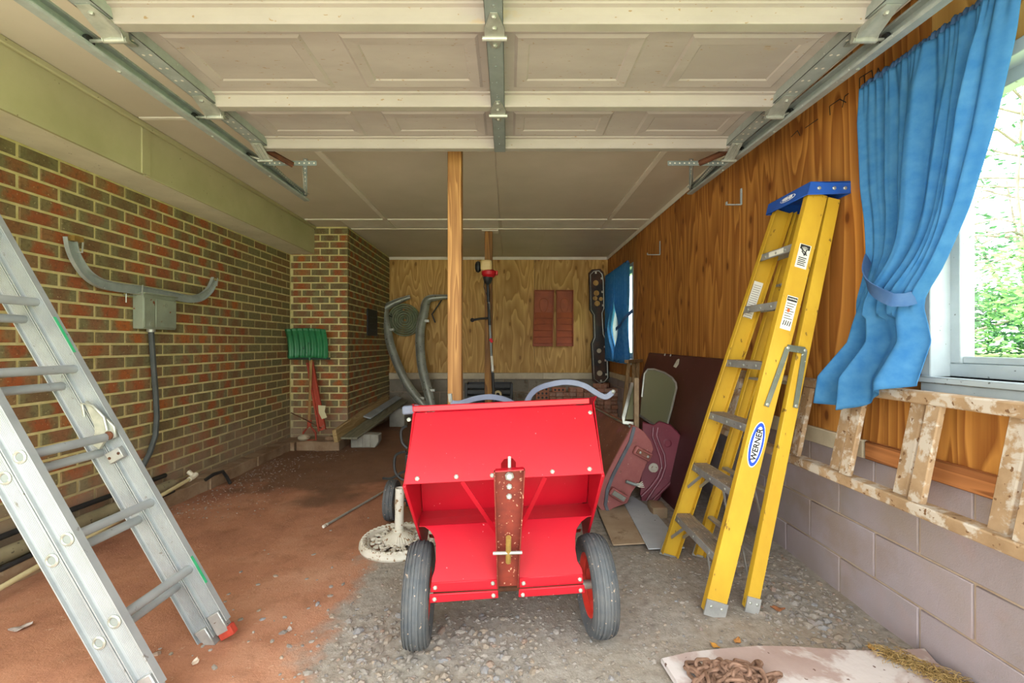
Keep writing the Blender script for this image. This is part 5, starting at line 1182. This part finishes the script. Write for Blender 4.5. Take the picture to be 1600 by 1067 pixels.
# ---------------------------------------------------------------- left wall things
def left_things():
    a = onx(224, 458, -2.52); b = onx(275, 513, -2.52)
    y0, y1, z0, z1 = a.y, b.y, 1.298, 1.545
    m_ = mat('grey_green_box', '#98a08c', '#868e7c', 5, .55, .2, speck=('#7a4a2a', 28, .68))
    t = thing('fuse_box', (-2.56, (y0+y1)/2, z0), 'grey-green metal electrical box on the brick wall', 'electrical box')
    box((-2.595, y0, z0), (-2.52, y1, z1)).build('body', m_, t, bevel=.004); box((-2.52, y0+.10, z0+.012), (-2.513, y1-.004, z1-.03)).build('cover', m_, t, bevel=.003)
    box((-2.597, y0-.006, z1-.004), (-2.505, y1+.006, z1+.006)).build('lid', m_, t, bevel=.002); box((-2.52, y0+.004, z0+.012), (-2.515, y0+.096, z1-.03)).build('side_cover', m_, t, bevel=.002)
    for q in ((y0+.06, z0+.035), (y1-.14, z0+.03), (y1-.1, z1-.07)): MB().lathe([(.016, 0), (.014, .002), (1e-6, .002)], (-2.514, q[0], q[1]), (1, 0, 0), 12).build('knockout', m_, t)
    MB().lathe([(.026, 0), (.026, -.02), (1e-6, -.02)], (-2.556, y0+.11, z0), (0, 0, 1), 12).build('connector', M['zinc'], t)
    ctl = [(236, 516), (239, 560), (243, 610), (245, 650), (243, 680), (234, 708), (222, 730), (205, 748)]
    P = [onx(a_, b_, -2.556) for a_, b_ in ctl]
    MB().tube(P, .018, 10).build('black_conduit', M['rubber'] if False else mat('black_conduit', '#4a4e4c', '#3c403e', 10, .6), label='black flexible conduit running down from the electrical box', cat='conduit')
    # curved track offcuts on pegs
    t = thing('curved_track', onx(110, 372, -2.55), 'curved galvanised track lengths hung on pegs above the electrical box', 'track')
    pr = [(-.03, -.012), (.03, -.012), (.03, .014), (.026, .014), (.026, -.008), (-.026, -.008), (-.026, .014), (-.03, .014)]
    def curve(pts):
        Q = [onx(a_, b_, -2.545) for a_, b_ in pts]; O = []
        for i in range(len(Q)-1):
            p0, p1, p2, p3 = Q[max(i-1, 0)], Q[i], Q[i+1], Q[min(i+2, len(Q)-1)]
            for k in range(4): u = k/4; O.append(.5*((2*p1)+(p2-p0)*u+(2*p0-5*p1+4*p2-p3)*u*u+(3*p1-p0-3*p2+p3)*u**3))
        return O+[Q[-1]]
    def runner(pts, nm):
        O = curve(pts); vv = []; n_ = len(O)
        for i, p in enumerate(O):
            tn = (O[min(i+1, n_-1)]-O[max(i-1, 0)]).normalized(); sd = tn.cross(Vector((1, 0, 0))).normalized(); vv += [p+sd*a_+Vector((b_, 0, 0)) for a_, b_ in pr]
        k = 8; fs = [(i*k+j, i*k+(j+1) % k, (i+1)*k+(j+1) % k, (i+1)*k+j) for i in range(n_-1) for j in range(k)]+[(0,1,2,3,4,5,6,7)[::-1], tuple(range((n_-1)*k, n_*k))]
        return MB().add(vv, fs).build(nm, M['galv'], t)
    runner([(109, 370), (113, 390), (122, 410), (137, 430), (158, 443), (185, 449), (212, 452)], 'left_curve'); runner([(212, 452), (240, 457), (272, 463)], 'straight_splice'); runner([(272, 463), (296, 467), (314, 464), (328, 452), (335, 436)], 'right_curve')
    e = onx(114, 374, -2.54); box((e.x-.01, e.y-.02, e.z-.01), (e.x+.03, e.y+.035, e.z+.02)).build('brass_end', M['brass'], t)
    for (px, py) in ((213, 452), (332, 440), (118, 385)):
        e = onx(px, py, -2.56); MB().tube([(-2.61, e.y, e.z-.03), (-2.52, e.y, e.z-.035), (-2.515, e.y, e.z+.03)], .005, 6).build('peg', M['zinc'], t)
    e = onx(205, 462, -2.57); MB().tube([(-2.58, e.y-.05, e.z), (-2.57, e.y+.05, e.z)], .004, 6).build('nail', M['zinc'], t); MB().tube([(-2.57, e.y-.04, e.z+.03), (-2.57, e.y-.04, e.z-.05)], .004, 6).build('nail', M['zinc'], t)
    # pipes along the footing
    def pipe(a, b, r, m_, lab, nm='pipe', wob=.008):
        a = Vector(a); b = Vector(b); pts = []
        for i in range(13):
            p = a.lerp(b, i/12); p.x += wob*math.sin(i*1.1+a.y*3); p.z += wob*.5*math.sin(i*.8+1); pts.append(p)
        MB().tube(pts, r, 14).build(nm, m_, None, lab, 'pipe')
    pipe((-2.50, 1.35, .145), (-2.50, 3.28, .15), .040, mat('olive_pipe', '#8a7f62', '#6f654c', 6, .7, speck=('#4f4634', 30, .65)), 'thick olive pipe resting on the footing ledge', wob=.003)
    pipe((-2.555, 1.3, .225), (-2.56, 3.3, .215), .016, M['black'], 'black pipe against the foot of the brick wall')
    pipe((-2.44, 1.35, .105), (-2.46, 3.25, .115), .013, M['dark'], 'thin dark cable pipe beside the thick olive pipe')
    t = thing('plastic_pipe', (-2.38, 2.6, .05), 'cream plastic pipe sloping off the footing ledge', 'pipe')
    pm = mat('cream_plastic_pipe', '#cbbd92', '#b9a97c', 8, .5); A = Vector((-2.42, 3.39, .173)); B = Vector((-2.33, 1.5, .016))
    MB().tube([A, B], .0135, 12).build('length', pm, t); MB().tube([A+Vector((0, .03, .012)), A, A+(B-A).normalized()*.05], .018, 12).build('elbow', mat('pale_fitting', '#d4cbb2', None), t); MB().tube([A+Vector((-.01, .02, .0)), A+Vector((-.06, .03, .03))], .016, 10).build('joint', mat('pale_joint', '#d4cbb2', None), t)
    MB().tube([(-2.44, 3.55, .10), (-2.42, 3.62, .125), (-2.41, 3.72, .12), (-2.40, 3.76, .06), (-2.385, 3.78, .0)], .014, 10).build('drain_hose', M['black'], label='short black hose end hooked over the footing ledge', cat='hose')
    # snow shovel, stakes and stick at the chimney
    Y = 5.12; t = thing('snow_shovel', at(484, 690, Y), 'green snow shovel propped blade-up against the chimney', 'shovel'); gm = mat('green_plastic', '#2c7a4a', '#246a3e', 5, .45, speck=('#1a4028', 30, .68))
    def B_(u, v):
        p = at(453+62*u, 560-45*v, Y); wob = .012*math.cos(u*2*math.pi*7); return Vector((p.x, Y-.03-.10*(4*(v-.15)**2 if v > .15 else 0)*.35-.02*math.sin(math.pi*u)+wob-.03*(1-v), p.z+.012*math.sin(math.pi*u)))
    o = MB().grid(B_, 56, 10).build('blade', gm, t, solid=.006)
    MB().tube([at(484, 517, Y-.07), at(484, 563, Y-.05)], .012, 8).build('socket_rib', gm, t); box(tuple(at(452, 562, Y-.06)), tuple(at(516, 558.5, Y-.04))).build('wear_strip', mat('dark_green_edge', '#16321f', None), t)
    MB().tube([at(486, 556, Y-.03), at(485, 600, Y-.05), at(483, 660, Y-.08)], .016, 10).build('shaft', wood('shaft_wood', '#b08a54', '#8a6638', 2, 6, 12, .06, False), t)
    rm = mat('orange_red_paint', '#b0452c', '#94351f', 8, .65, speck=('#7a6a58', 40, .66))
    MB().tube([at(484, 656, Y-.08), at(483, 666, Y-.085)], .024, 10).build('ferrule', rm, t)
    MB().tube([at(484, 664, Y-.085), at(474, 676, Y-.09), at(473, 688, Y-.095), at(494, 688, Y-.095), at(493, 676, Y-.09)], .012, 8, loop=True).build('grip', rm, t)
    t = thing('steel_stake', at(503, 668, 5.06), 'orange-red steel fence stake leaning beside the green shovel', 'stake')
    a, b = at(485, 566, 5.15), at(504, 672, 4.98); d = (b-a).normalized(); sd = Vector((d.z, 0, -d.x)).normalized()
    for off, w_ in ((0, .05), (-.03, .02), (.03, .02)): MB().bar(a+sd*off+Vector((0, -.012 if off else 0, 0)), b+sd*off*1.15+Vector((0, -.012 if off else 0, 0)), w_, .012 if not off else .028, up=(0, 1, 0)).build('channel_side' if off else 'channel_web', rm, t, bevel=.002)
    MB().ext([at(*q, 4.95) for q in ((497, 633), (509, 634), (507, 643), (511, 652), (503, 655), (498, 645))], (0, .004, 0)).build('paper_tag', mat('cream_paper', '#d2c9a0', '#c2b88c', 8, .8), t)
    MB().tube([at(455, 645, 5.12), at(478, 656, 5.02), at(502, 669, 4.97)], .007, 6).build('stick', M['rust'], label='thin dark stick across the foot of the green shovel', cat='stick')
    for x, y, r, lab in ((-2.33, 5.02, .07, 'muddy stone lump on the ledge left of the shovel'), (-2.02, 4.99, .06, 'rusty round lump at the foot of the stake')):
        mb = MB().ball((0, 0, 0), 1, 10); mb.v = [Vector((x+p.x*r*(1+.3*noise.noise(p*2)), y+p.y*r*.6, .1+r*.45+p.z*r*.55)) for p in mb.v]; mb.build('stone_lump', M['footing'], None, lab, 'stone')
    # planks on blocks beside the chimney
    pl = wood('light_plank', '#b59a6a', '#93774a', 1, 8, 9, .06, False); gp = wood('grey_plank', '#8d8a74', '#6c6a56', 1, 8, 9, .06, False); bl = mat('pale_block', '#a39f92', '#8c887c', 6, .9, bump=.3)
    def plank(p, q, w_, h, m_, lab, tilt=(0, 0, 1)): MB().bar(p, q, w_, h, up=tilt).build('plank', m_, bevel=.004, label=lab, cat='plank', group='planks by the chimney')
    plank((-1.95+.06, 4.80, .19), (-1.86, 6.75, .36), .045, .14, pl, 'light thick plank on edge against the chimney', (-.15, 0, 1))
    plank((-1.76, 4.86, .155), (-1.66, 6.85, .315), .19, .024, gp, 'wide weathered grey plank lying on two blocks')
    plank((-1.80, 5.6, .262), (-1.72, 6.9, .366), .10, .02, mat('blue_grey_plank', '#9a9e9c', '#868a88', 5, .7), 'short blue-grey board lying on the grey plank', (.3, 0, 1))
    t = thing('concrete_block', (-1.66, 5.13, 0), 'pale block with curved cheek under the near end of the planks', 'block')
    MB().ext([(-1.82, 5.08, 0), (-1.54, 5.08, 0), (-1.50, 5.08, .07), (-1.50, 5.08, .15), (-1.82, 5.08, .165)], (0, .14, 0)).build('body', bl, t, bevel=.01, seg=2)
    for x in (-1.73, -1.64): box((x, 5.07, .01), (x+.05, 5.08, .155)).build('cheek_rib', bl, t, bevel=.003)
    box((-1.72, 6.35, 0), (-1.5, 6.55, .262)).build('concrete_block', bl, None, 'muddy block under the far end of the planks', 'block', bevel=.01)
    t = thing('vent_cover', (XC, 6.05, 1.25), 'black rectangular flue cover on the side of the chimney', 'vent')
    a, b = onx(573, 484, XC), onx(588, 525, XC); box((XC-.004, a.y, b.z), (XC+.018, b.y, a.z+.02)).build('plate', M['black'], t, bevel=.004)
    for z in (.25, .5, .75): MB().tube([(XC+.018, a.y+.05, b.z+(a.z-b.z)*z), (XC+.018, b.y-.05, b.z+(a.z-b.z)*z)], .006, 6).build('rib', M['black'], t)
left_things()
# ---------------------------------------------------------------- right wall: brackets and stamps
def right_things():
    for (px, py, ln, lab) in ((1158, 320, .10, 'white shelf bracket on the plywood left of the ladder top'), (1031, 398, .13, 'white shelf bracket on the plywood near the far window')):
        p = onx(px, py, 1.582); t = thing('shelf_bracket', p, lab, 'bracket', 'white brackets on the plywood')
        MB().bar(p, p+Vector((0, 0, ln*1.1)), .016, .006, up=(1, 0, 0)).build('wall_arm', M['vinyl'], t); MB().bar(p, p-Vector((ln, 0, 0)), .016, .006, up=(0, 0, 1)).build('shelf_arm', M['vinyl'], t)
        MB().bar(p-Vector((ln, 0, 0)), p+Vector((-ln, 0, .02)), .016, .006, up=(1, 0, 0)).build('end_lip', M['vinyl'], t)
    t = thing('mill_stamp', onx(1330, 150, 1.5875), 'faint black mill stamps printed on the plywood above the ladder', 'stamp')
    def line(a, b): MB().bar(onx(*a, 1.5872), onx(*b, 1.5872), .004, .0012, up=(1, 0, 0)).build('printed_line', M['ink'], t)
    for q in ([(1343, 142), (1343, 122), (1362, 110), (1365, 126), (1343, 142)], [(1297, 180), (1296, 166), (1312, 155), (1322, 160)], [(1346, 134), (1360, 124)], [(1350, 118), (1352, 138)], [(1316, 168), (1320, 150), (1326, 146)], [(1258, 200), (1278, 186)], [(1236, 214), (1246, 204), (1250, 212)], [(1368, 124), (1372, 106), (1378, 120)]):
        for a, b in zip(q, q[1:]): line(a, b)
right_things()
# ---------------------------------------------------------------- slab, chain, straw, gravel, stones, leaves
def ground_things():
    P = [onz(*q, .02) for q in ((1032, 1030), (1075, 1020), (1130, 1014), (1185, 1010), (1240, 1011), (1310, 1016), (1380, 1018), (1445, 1014))]+[Vector((1.57, 1.62, .02)), Vector((1.57, 1.1, .02)), Vector((.62, 1.1, .02))]
    m_ = mat('dusty_pink_mat', '#b8a39c', '#a58d84', 3, .95, streak=('#cfc6c2', 4, .50), speck=('#6d5348', 40, .70), bump=.4, bscale=30)
    MB().ext([p-Vector((0, 0, .014)) for p in P], (0, 0, .02)).build('worn_mat', m_, None, 'dusty pinkish worn mat lying at the front by the block wall', 'mat', bevel=.004)
    e = MB()
    for a, b in zip(P[:7], P[1:8]): e.bar(a+Vector((0, 0, .004)), b+Vector((0, 0, .004)), .03, .006)
    t = thing('chain', (.78, 1.54, .03), 'heap of rusty iron chain on the worn mat', 'chain'); cm = mat('rusty_chain', '#93725e', '#6e5240', 30, .8, .2, bump=.3)
    lm = None
    pts = []
    for i in range(10):
        a = math.pi*i/9-math.pi/2; pts.append(Vector((.018+.013*math.cos(a), .013*math.sin(a), 0)))
    pts += [Vector((-p.x, -p.y, 0)) for p in pts]
    lm = MB().tube(pts, .0065, 7, loop=True).mesh('link', cm)
    rr = random.Random(3)
    for i in range(64):
        a = rr.uniform(0, 6.28); r = rr.random()**.6; x = .775+.15*r*math.cos(a); y = 1.52+.075*r*math.sin(a); z = .034+.03*(1-r)*rr.random()+.008
        o = link('link', lm, (x, y, z), t); o.rotation_euler = (rr.uniform(-.5, .5)+(1.3 if i % 2 else 0), rr.uniform(-.4, .4), rr.uniform(0, 6.28))
    for k in range(5): # a strand arching over the heap
        o = link('link', lm, (.66+.03*k, 1.575-.006*k, .045+.012*math.sin(k)), t); o.rotation_euler = (1.2 if k % 2 else .2, .2, .3)
    sm = mat('dry_straw', '#a88c56', '#8c7040', 20, .8); mb = MB(); rr = random.Random(5)
    for i in range(600):
        u = rr.random(); c = Vector((1.42+.14*u-.02, 1.66-.17*u, .03)); c += Vector((rr.gauss(0, .022), rr.gauss(0, .018), abs(rr.gauss(0, .009)))); a = rr.uniform(0, 6.28); l = rr.uniform(.008, .024); d = Vector((math.cos(a), math.sin(a), rr.uniform(-.2, .4)))
        mb.tube([c-d*l, c+Vector((rr.uniform(-.006, .006), rr.uniform(-.006, .006), .006)), c+d*l], .0011, 3)
    mb.build('straw_tuft', sm, None, 'tuft of dry yellow straw on the mat by the wall', 'straw', kind='stuff')
    # gravel
    def gravel_mat():
        s = NT('gravel_stone'); ge = s.n('ShaderNodeNewGeometry'); oi = s.n('ShaderNodeObjectInfo'); r_ = s.math('FRACT', s.math('ADD', ge.outputs['Random Per Island'], oi.outputs['Random']))
        col = s.ramp(r_, [(0, C('#857d75')), (.3, C('#9d948a')), (.55, C('#76716d')), (.75, C('#9c8b78')), (.9, C('#88888a')), (1, C('#947a68'))]); v = s.coords(kind='Pos', rnd=False)
        col = s.mix(s.ramp(s.noise(v, 60, 4), [(.4, 0), (.7, .6)]), col, C('#8f8578')); s.bump(s.noise(v, 120, 3), .4, .003); return s.fin(col, .95, 0, .2)
    gm = gravel_mat(); rr = random.Random(11)
    oct_f = [(0,2,4),(2,1,4),(1,3,4),(3,0,4),(2,0,5),(1,2,5),(3,1,5),(0,3,5)]
    ico = MB().ball((0, 0, 0), 1, 6)
    def stone(mb, x, y, r):
        z = gz(x, y); a = rr.uniform(0, 6.28); ca, sa = math.cos(a), math.sin(a); sx, sy, sz = r*rr.uniform(.8, 1.35), r*rr.uniform(.6, 1), r*rr.uniform(.35, .65); s0 = rr.random()*50; vv = []
        for p in ico.v:
            k = 1+.45*noise.noise((p.x*1.4+s0, p.y*1.4, p.z*1.4)); q = Vector((p.x*sx*k, p.y*sy*k, p.z*sz*k)); vv.append((x+q.x*ca-q.y*sa, y+q.x*sa+q.y*ca, z+q.z+sz*.25))
        mb.add(vv, ico.f)
    mb = MB()
    for i in range(15000):
        y = 1.15+2.6*rr.random()**1.5; x = rr.uniform(-1.5, 1.57); g = x-clay_edge(y)+rr.gauss(0, .14)
        if g < 0 and rr.random() > .03: continue
        if y > 2.6 and rr.random() > .55: continue
        if (x+.655)**2+(y-2.63)**2 < .055 or (x > .56 and y < 1.72 and rr.random() < 1.01 and y < 1.70) or (.5 < x < 1.35 and 2.55 < y < 3.4): continue
        heap = 1.0 if (-.65 < x < .12 and 1.25 < y < 1.95) or (x > 1.1 and y < 2.5) else .35
        if rr.random() > heap*.8+.15: continue
        stone(mb, x, y, rr.choice((.004, .005, .006, .007, .009))*rr.uniform(.8, 1.5)*(1.25 if heap == 1 else .85))
    for i in range(700):
        y = rr.uniform(3.0, 5.0); x = -2.42+abs(rr.gauss(0, .28))+(.0 if y < 4.6 else .2); stone(mb, x, y, rr.choice((.003, .004, .006)))
    mb.build('gravel', gm, None, 'loose grey gravel scattered over the floor', 'gravel', kind='stuff', smooth=False)
    spots = []
    for i in range(70): spots.append((rr.gauss(-.2, .22), rr.uniform(1.5, 1.85), rr.uniform(.013, .024)))
    for i in range(40): spots.append((rr.uniform(-.8, -.3), rr.uniform(1.55, 2.0), rr.uniform(.011, .02)))
    for i in range(60):
        k = rr.random(); spots.append((1.22+.33*(1-k)*rr.random()+.0, 1.68+.9*k, rr.uniform(.012, .026)))
    for i in range(24): spots.append((rr.uniform(-1.35, -.8), rr.uniform(1.6, 2.3), rr.uniform(.008, .016)))
    for i in range(40): spots.append((rr.uniform(.3, 1.2), rr.uniform(1.65, 2.3), rr.uniform(.008, .014)))
    for x, y, r in spots:
        x = min(x, 1.55)
        m1 = MB(); stone(m1, x, y, r); big = 'large' if r > .017 else 'small'
        if x < clay_edge(y)-.05: lab, g = '%s grey stone lying on the bare clay' % big, 'stones on the clay'
        elif x > 1.1: lab, g = '%s sharp stone along the foot of the block wall' % big, 'stones by the block wall'
        elif x > .3: lab, g = '%s stone in the grey dust between cart and ladder' % big, 'stones between cart and ladder'
        elif x < -.45: lab, g = '%s stone by the left cart wheel' % big, 'stones by the left cart wheel'
        else: lab, g = '%s crushed stone in the heap under the red cart' % big, 'stones under the cart'
        m1.build('loose_stone', gm, None, lab, 'stone', g, smooth=False)
    # dead leaves and wood bits
    for i, (px, py, sz, col, lab) in enumerate(((1117, 1012, .02, '#c08a3a', 'curled yellow leaf at the edge of the mat'), (1152, 1004, .022, '#b07a40', 'crumpled orange leaf behind the mat'), (1215, 952, .03, '#96603c', 'brown dead leaf near the ladder foot'), (1363, 1013, .022, '#b88c48', 'yellow leaf scrap by the block wall'), (848, 995, 0, '', ''), (32, 985, .035, '#a89a92', 'grey bark flake on the clay beside the ladder'), (305, 1040, .02, '#d8c4b0', 'pale leaf scrap on the clay in front of the ladder foot'), (452, 985, .018, '#b5a8a0', 'pale chip on the clay'))):
        if not sz: continue
        p = onz(px, py, 0); p.z = gz(p.x, p.y)+.006; rr = random.Random(i)
        a = rr.uniform(0, 6.28)
        def L(u, v): 
            x = (u-.5)*2; y = (v-.5)*2*math.sin(math.pi*min(.97, max(.03, u)))*.6; q = Vector((x*math.cos(a)-y*math.sin(a), x*math.sin(a)+y*math.cos(a), .35*y*y+.3*x*x+.12*math.sin(9*u+5*v)))*sz; return p+q
        MB().grid(L, 8, 6).build('dead_leaf' if 'chip' not in lab and 'flake' not in lab else 'bark_chip', mat('dry_leaf', col, None, rough=.8), None, lab, 'leaf' if 'leaf' in lab else 'chip', solid=.001)
ground_things()
# ---------------------------------------------------------------- outside
def outside():
    gm = mat('sunlit_grass', '#7f9a58', '#94a86a', .8, .95, bump=.3, bscale=20)
    def hz(x, y):
        k = max(0, min(1, (x-2.2)/6)); return -.06+1.05*k*k*(3-2*k)+.04*noise.noise((x*.4, y*.4, 0))
    MB().grid(lambda u, v: (1.76+34*u*u, -14+44*v, hz(1.76+34*u*u, 0)), 40, 30).build('lawn', gm, kind='structure')['label'] = 'sunlit lawn outside the window'
    MB().grid(lambda u, v: (-14+28*u, .3-26*v, -.05-.0*v), 20, 20).build('driveway', mat('pale_gravel_drive', '#aca69c', '#9aa08c', .5, .95), kind='structure')['label'] = 'open yard in front of the garage'
    lf = []
    for nm, c1, c2 in (('leaf_light', '#4c8238', '#67964c'), ('leaf_dark', '#28582a', '#3a6c36')):
        s = NT(nm); v = s.coords(kind='Pos', rnd=False); ge = s.n('ShaderNodeNewGeometry'); col = s.ramp(ge.outputs['Random Per Island'], [(0, C(c1)), (1, C(c2))]); s.fin(col, .6, 0, .3)
        tr = s.n('ShaderNodeBsdfTranslucent'); s.l(col, tr.inputs[0]); mx = s.n('ShaderNodeMixShader'); mx.inputs[0].default_value = .35; s.l(s.b.outputs[0], mx.inputs[1]); s.l(tr.outputs[0], mx.inputs[2]); s.l(mx.outputs[0], s.t.nodes['Material Output'].inputs['Surface']); lf.append(s.m)
    bark = mat('pale_bark', '#a09684', '#857a68', 8, .9, bump=.4); rr = random.Random(21)
    def leafy(c, rx, ry, rz, n_, lab, m_, trunk=True, ls=.06, nm='leafy_shrub', cat='shrub'):
        base = Vector((c[0], c[1], hz(c[0], c[1]))); t = thing(nm, base, lab, cat, 'greenery outside the near window'); mb = MB()
        cl = [(rr.gauss(0, .5), rr.gauss(0, .5), rr.gauss(0, .5)) for _ in range(26)]
        for i in range(n_):
            q = cl[i % 26]; p = Vector((c[0]+rx*(q[0]+rr.gauss(0, .2)), c[1]+ry*(q[1]+rr.gauss(0, .2)), c[2]+rz*(q[2]+rr.gauss(0, .16))))
            d = Vector((rr.gauss(0, 1), rr.gauss(0, 1), rr.gauss(0, .5))).normalized(); u = d.orthogonal().normalized(); l = ls*rr.uniform(.6, 1.3)
            mb.add([p-d*l, p+u*l*.45+Vector((0, 0, -l*.1)), p+d*l, p-u*l*.45+Vector((0, 0, -l*.1))], [(0, 1, 2), (0, 2, 3)])
        mb.build('foliage', m_, t, kind='stuff', smooth=False)
        if trunk:
            for k in range(7):
                q = cl[k]; e = Vector((c[0]+rx*q[0], c[1]+ry*q[1], c[2]+rz*(q[2]*.6+.1))); mid = base.lerp(e, .5)+Vector((rr.gauss(0, .1), rr.gauss(0, .1), .1)); MB().tube([base, mid, e], [.05, .03, .012], 6).build('stem', bark, t)
    for i, (x, y, z, rx, ry, rz, n_, lab) in enumerate(((8.0, 6.0, 1.7, 1.1, 1.4, .9, 4200, 'sunlit leafy shrub nearest the window frame outside'), (8.4, 8.3, 1.8, 1.2, 1.4, 1.0, 4200, 'second leafy shrub seen through the near window'), (8.2, 9.6, 2.0, 1.1, 1.2, 1.1, 4000, 'tall leafy shrub beside the curtain edge outside'), (9.8, 7.2, 2.2, 1.5, 1.8, 1.2, 4200, 'darker leafy shrub behind the others outside'), (8.3, 3.6, 1.7, 1.2, 1.4, .9, 3000, 'leafy shrub outside towards the driveway'))):
        leafy((x, y, z), rx, ry, rz, n_, lab, lf[i % 2])
    for i, (x, y, z, lab) in enumerate(((10.5, 8.8, 6.0, 'thin-branched tree above the shrubs outside'), (11.5, 11.5, 6.5, 'sparse tree further back outside the window'))):
        leafy((x, y, z), 2.4, 2.6, 2.8, 1500, lab, lf[1], True, .09, 'sparse_tree', 'tree')
        base = Vector((x, y, hz(x, y))); t = [o for o in COL.objects if o.name.startswith('sparse_tree')][-1]
        for k in range(26):
            a = rr.uniform(0, 6.28); h = rr.uniform(1.8, 6); p = Vector((x, y, h)); e = p+Vector((math.cos(a)*rr.uniform(.8, 2.2), math.sin(a)*rr.uniform(.8, 2.2), rr.uniform(-.1, .9))); MB().tube([p, p.lerp(e, .5)+Vector((0, 0, .12)), e], [.03, .018, .006], 5).build('branch', bark, t)
        MB().tube([base, Vector((x+.1, y, 3)), Vector((x, y+.1, 7))], [.12, .09, .03], 8).build('trunk', bark, t)
outside()
